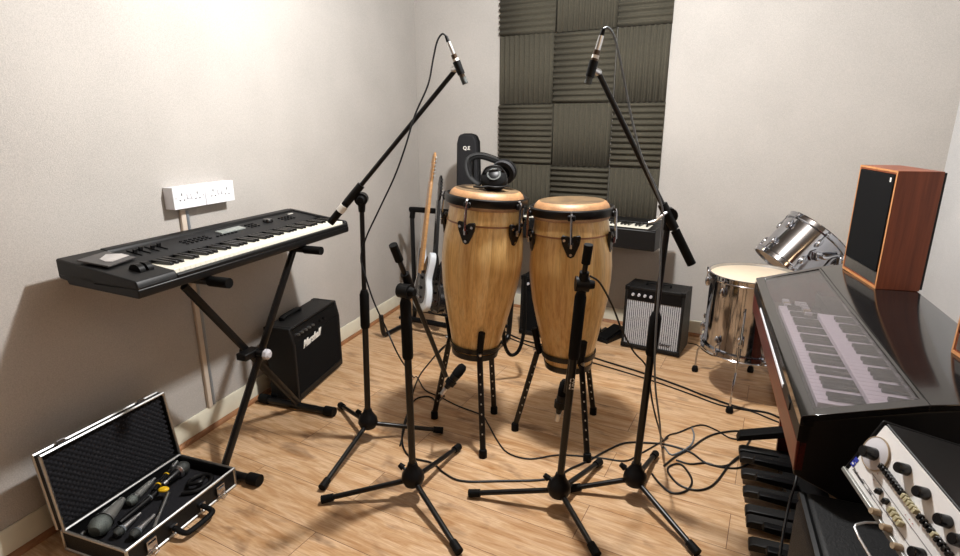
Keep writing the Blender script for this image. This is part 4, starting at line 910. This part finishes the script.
# size of short side so that it reaches pixel (843,470)
def proj(p):
    z = p.z-CH; zc = p.y*cP-z*sP; yc = p.y*sP+z*cP; return 480+FPX*p.x/zc, 278-FPX*yc/zc
best = min(((proj(T_-up_*h)[1]-470)**2, h) for h in [x*.002 for x in range(20, 100)]); PH = best[1]; print('preamp', T_, 'h', PH, proj(T_-up_*PH), 'low z', (T_-up_*PH+l_*.44).z)
PMx = basis(T_-up_*PH, l_, d_, up_)        # x along, y depth, z up of panel; origin lower left corner ; front at y=0
PL_ = .44
t = thing('channel_preamp', 'white fronted studio preamp with large round dial tilted on the black cabinet', 'preamp', mat=PMx)
obj('chassis', G().bb(.0, PL_, .004, .155, .0, PH), 'matt_black_wood', t, bevel=.002)
obj('front_panel', G().bb(.004, PL_-.004, -.0, .0035, .004, PH-.0035), 'white_panel', t)
obj('end_bezel', G().bb(-.006, -.0005, -.001, .155, -.002, PH+.001), 'black_plastic', t, bevel=.002)
obj('lower_bezel', G().bb(-.004, PL_, -.006, .004, -.004, .0035), 'pewter', t, bevel=.001)
def PK(x, z): return V((x, 0, z))
def knob(x, z, r, h, mat, parent=None, name='knob', collar=None):
    k = obj(name, G().lathe([(0,h), (r*.8,h), (r*.9,h*.92), (r,h*.1), (r,0), (0,0)], 20, (x,-.0005,z), (x,-1,z)), mat, parent or t); return k
def pix(u, v):
    r = ray(u, v); n = d_; o = T_-up_*PH; k = (n.dot(o-V((0,0,CH))))/n.dot(r); p = V((0,0,CH))+r*k-o; return p.dot(l_), p.dot(up_)
DX, DZ = pix(876.5, 454)
dial = obj('dial_plate', G().lathe([(0,.003), (.028,.003), (.0295,.002), (.0295,0)], 40, (DX,-.0003,DZ), (DX,-1,DZ)), 'cap_grey', t)
obj('dial_ring', G().lathe([(.029,0), (.0305,0), (.0305,.0035), (.029,.0035)], 40, (DX,-.0003,DZ), (DX,-1,DZ), close=True), 'lever', dial)
knob(DX, DZ-.002, .0115, .026, 'black_key', dial, 'volume_knob')
def pix(u, v):     # panel coords under a pixel
    r = ray(u, v); n = d_; o = T_-up_*PH; k = (n.dot(o-V((0,0,CH))))/n.dot(r); p = V((0,0,CH))+r*k-o; return p.dot(l_), p.dot(up_)
for (uu, vv) in ((903,468), (922,492), (944,520), (959,540), (918,553)):
    x, z = pix(uu+4, vv+2); knob(x, z, .0098, .018, 'black_key', name='rotary_knob')
for (uu, vv) in ((874,511), (885,527), (896,546)):
    x, z = pix(uu+5, vv+2); knob(x, z, .0062, .015, 'lever', name='lever_knob')
a_, b_ = pix(884,467), pix(918,512)
for i in range(14):
    f = i/13; x = a_[0]+(b_[0]-a_[0])*f; z = a_[1]+(b_[1]-a_[1])*f
    obj('push_button', G().bb(x-.0028, x+.0028, -.009, -.0003, z-.0045, z+.0045), 'black_key' if i < 9 else 'cream_cap', t, bevel=.0008)
a_, b_ = pix(923,518), pix(952,555)
for i in range(9):
    f = i/8; x = a_[0]+(b_[0]-a_[0])*f; z = a_[1]+(b_[1]-a_[1])*f
    obj('push_button', G().bb(x-.0028, x+.0028, -.009, -.0003, z-.0045, z+.0045), 'cream_cap' if i in (4,) else 'black_key', t, bevel=.0008)
for i, (uu, vv, mm) in enumerate(((881,492,'black_key'), (888,502,'black_key'), (894,511,'cream_cap'), (897,515.5,'cream_cap'), (900,520,'cream_cap'), (903,524.5,'cream_cap'))):
    x, z = pix(uu, vv); obj('push_button', G().bb(x-.0032, x+.0032, -.010, -.0003, z-.005, z+.005), mm, t, bevel=.0008)
for (uu, vv) in ((878,474), (874,480), (906,515), (910,519.6), (913,524), (911,526.5)):
    x, z = pix(uu, vv); obj('indicator', G().cyl((x,-.0005,z), (x,-.0015,z), .0008, n=8), 'red_dot', t)
g = G()
bx, bz = pix(855, 462); tx, tz_ = pix(852.5, 469); text('brand_name', 'Trakmaster', .0080, 'print', t, basis((tx,-.0006,tz_), (1,0,0), (0,0,1), (0,-1,0)), shear=.2, bold=.0002, depth=.0002)
text('brand_name', '1200', .0062, 'print', t, basis((tx+.050,-.0006,tz_), (1,0,0), (0,0,1), (0,-1,0)), depth=.0002)
for z in (.018, .040, .062): g.bb(.035+z*.3, .42, -.0009, -.0003, z, z+.0006)
g.bb(.03, .11, -.0009, -.0003, .0125, .0132)
obj('panel_lines', g, 'print', t)
lg = obj('logo_square', G().bb(bx-.005, bx+.0045, -.001, -.0003, bz-.0095, bz-.0005), 'blue', t); obj('logo_square', G().bb(bx-.005, bx+.0045, -.001, -.0003, bz+.001, bz+.009), 'blue', t)
obj('logo_stripe', G().bb(bx-.003, bx+.002, -.0014, -.0009, bz-.006, bz-.003), 'white_panel', lg)
wb = obj('wire_foot', G().tube([PMx@V((.12,.0,-.001)), PMx@V((.125,-.035,-.012)), PMx@V((.15,-.045,-.02)), PMx@V((.30,-.03,-.03))], .0022, 8, 3), 'steel', t, world=True)
# ------------------------------------------------------------------ foot controller beside the organ
q0, q1 = onz(773, 386), onz(781, 418); dx = (q1-q0); L_ = dx.length; dx.normalize(); dy = V((-dx.y, dx.x, 0))
t = thing('power_strip', 'black box with silver switches on the floor beside the organ leg', 'power strip', mat=basis(q0, dx, dy, (0,0,1)))
obj('housing', G().bb(0, L_, 0, .09, 0, .055), 'black_plastic', t, bevel=.004)
for i in range(5): obj('switch', G().cyl((.06+i*.09,.03,.055), (.06+i*.09,.03,.066), .010, n=12), 'steel', t)
# ------------------------------------------------------------------ cables
def floorcable(label, px, r=.0032, mat='dark_lead', name='floor_cable', lift=(), cat='cable', sm=5):
    pts = []
    for i, p in enumerate(px):
        if len(p) == 2: pts.append(V(onz(p[0], p[1], r)))
        elif len(p) == 3: pts.append(V(ony(p[0], p[1], p[2])))
        if pts[-1].z < r+.0005: pts[-1].z = r+.0005
    g = G(); cc = catmull(pts, sm)
    for c in cc: c.z = max(c.z, r+.0005)
    g.tube(cc, r, 7); o = obj(name, g, mat); k = min(range(len(cc)), key=lambda i: cc[i].z); rebase(o, cc[k]); return tag(o, label, cat)
floorcable('black cable looping from the left overhead microphone down its stand to the floor', [(446,36,e1.y-.02), (442,34,e1.y-.02), (437,42,e1.y-.02), (433,60,e1.y-.02), (428,85,e1.y-.03), (415,115,T1.y-.04), (405,148,T1.y-.06), (394,178,T1.y-.04), (378,212,T1.y-.03), (366,238,T1.y-.02), (361,258,T1.y-.02), (366,278,T1.y-.04), (374,302,T1.y-.05), (386,328,T1.y-.05), (400,358,T1.y-.04), (414,378), (425,390), (440,397), (458,406), (481,415), (488,424), (497,440), (508,453), (530,459), (560,455), (600,458), (625,461), (640,454), (668,438)], .0034, 'dark_lead', 'microphone_cable')
floorcable('pale grey cable arching from the right overhead microphone and down its stand', [(603.5,29,e4.y-.02), (608,28,e4.y-.02), (614,36,e4.y-.02), (619,55,e4.y-.02), (625,85,e4.y-.02), (632,120,e4.y-.04), (641,155,T4.y-.04), (655,188,T4.y-.04), (663,212,T4.y-.035), (661,240,T4.y-.03), (660,275,T4.y-.03), (656,330,T4.y-.03), (655,380,T4.y-.02), (660,425,T4.y+.03), (662,448), (672,455), (690,446), (694,436), (692,428)], .0036, 'grey_lead', 'microphone_cable')
floorcable('black cable from the right hand low stand hanging down towards the floor', [(590,276,T3.y-.02), (600,283,T3.y-.0), (612,305,T3.y+.05), (622,330,T3.y+.10), (634,352,T3.y+.16), (647,368,T3.y+.2), (652,400,T4.y+.1), (658,425,T4.y+.1), (664,440), (680,432), (700,425), (716,430), (730,438), (745,439), (756,434), (765,431), (786,434)], .0034, 'dark_lead', 'microphone_cable')
floorcable('black cable running from the low left stand across the floor in front of the congas', [(444,396,T2.y+.25), (436,402), (418,398), (408,412,), (402,438), (409,456), (432,463), (444,473), (462,481), (500,481), (548,479), (572,468), (590,460), (604,452), (625,443), (650,443), (668,445), (690,452), (706,463), (725,466), (740,456), (750,440), (754,433)], .0042)
floorcable('black cable loop coiled on the floor left of the bass pedals', [(757,453), (742,455), (730,464), (718,480), (708,488), (694,490), (678,484), (668,472), (670,466), (680,464), (688,472), (692,482), (686,491), (672,493), (660,484), (652,474)], .0042)
floorcable('black cable curving from the tall right stand to the organ over the bare floor', [(664,466), (675,457), (690,449), (702,440), (715,434), (735,431), (752,433), (762,429), (790,434)], .0042)
floorcable('black cable snaking from the coil towards the bass pedals', [(676,460), (690,464), (706,463), (720,467), (738,468), (752,462)], .0038)
floorcable('pair of taped black cables crossing the floor from the congas to the organ, upper one', [(500,329), (520,339), (548,346), (580,353), (604,361), (640,372), (680,386), (700,394), (725,403), (745,409), (768,413), (786,421)], .0052)
floorcable('pair of taped black cables crossing the floor from the congas to the organ, lower one', [(500,334), (530,346), (560,354), (604,366), (650,380), (690,394), (720,405), (750,411), (768,418), (788,426)], .0038)
floorcable('black lead running along the floor between the practice amplifier and the floor tom', [(688,343), (697,345), (706,352), (716,356), (730,352), (742,358)], .0035)
floorcable('black cable on the floor between the left wall stand and the guitar rack', [(436,356), (446,345), (440,350), (430,362), (420,375), (413,392), (409,410), (404,430), (400,446)], .0038)
floorcable('thick black cable hanging in a loop beside the left conga', [(525,275,2.75), (525,300,2.75), (524,330,2.75), (519,350,2.75), (511,355,2.75), (505,346,2.72), (503,328,2.68)], .010, 'rubber', 'thick_cable')
floorcable('black cord lying over the bass pedals of the organ', [(797,475,1.30), (795,485,1.28), (789,505,1.26), (784,530,1.22), (780,556,1.18)], .0035)
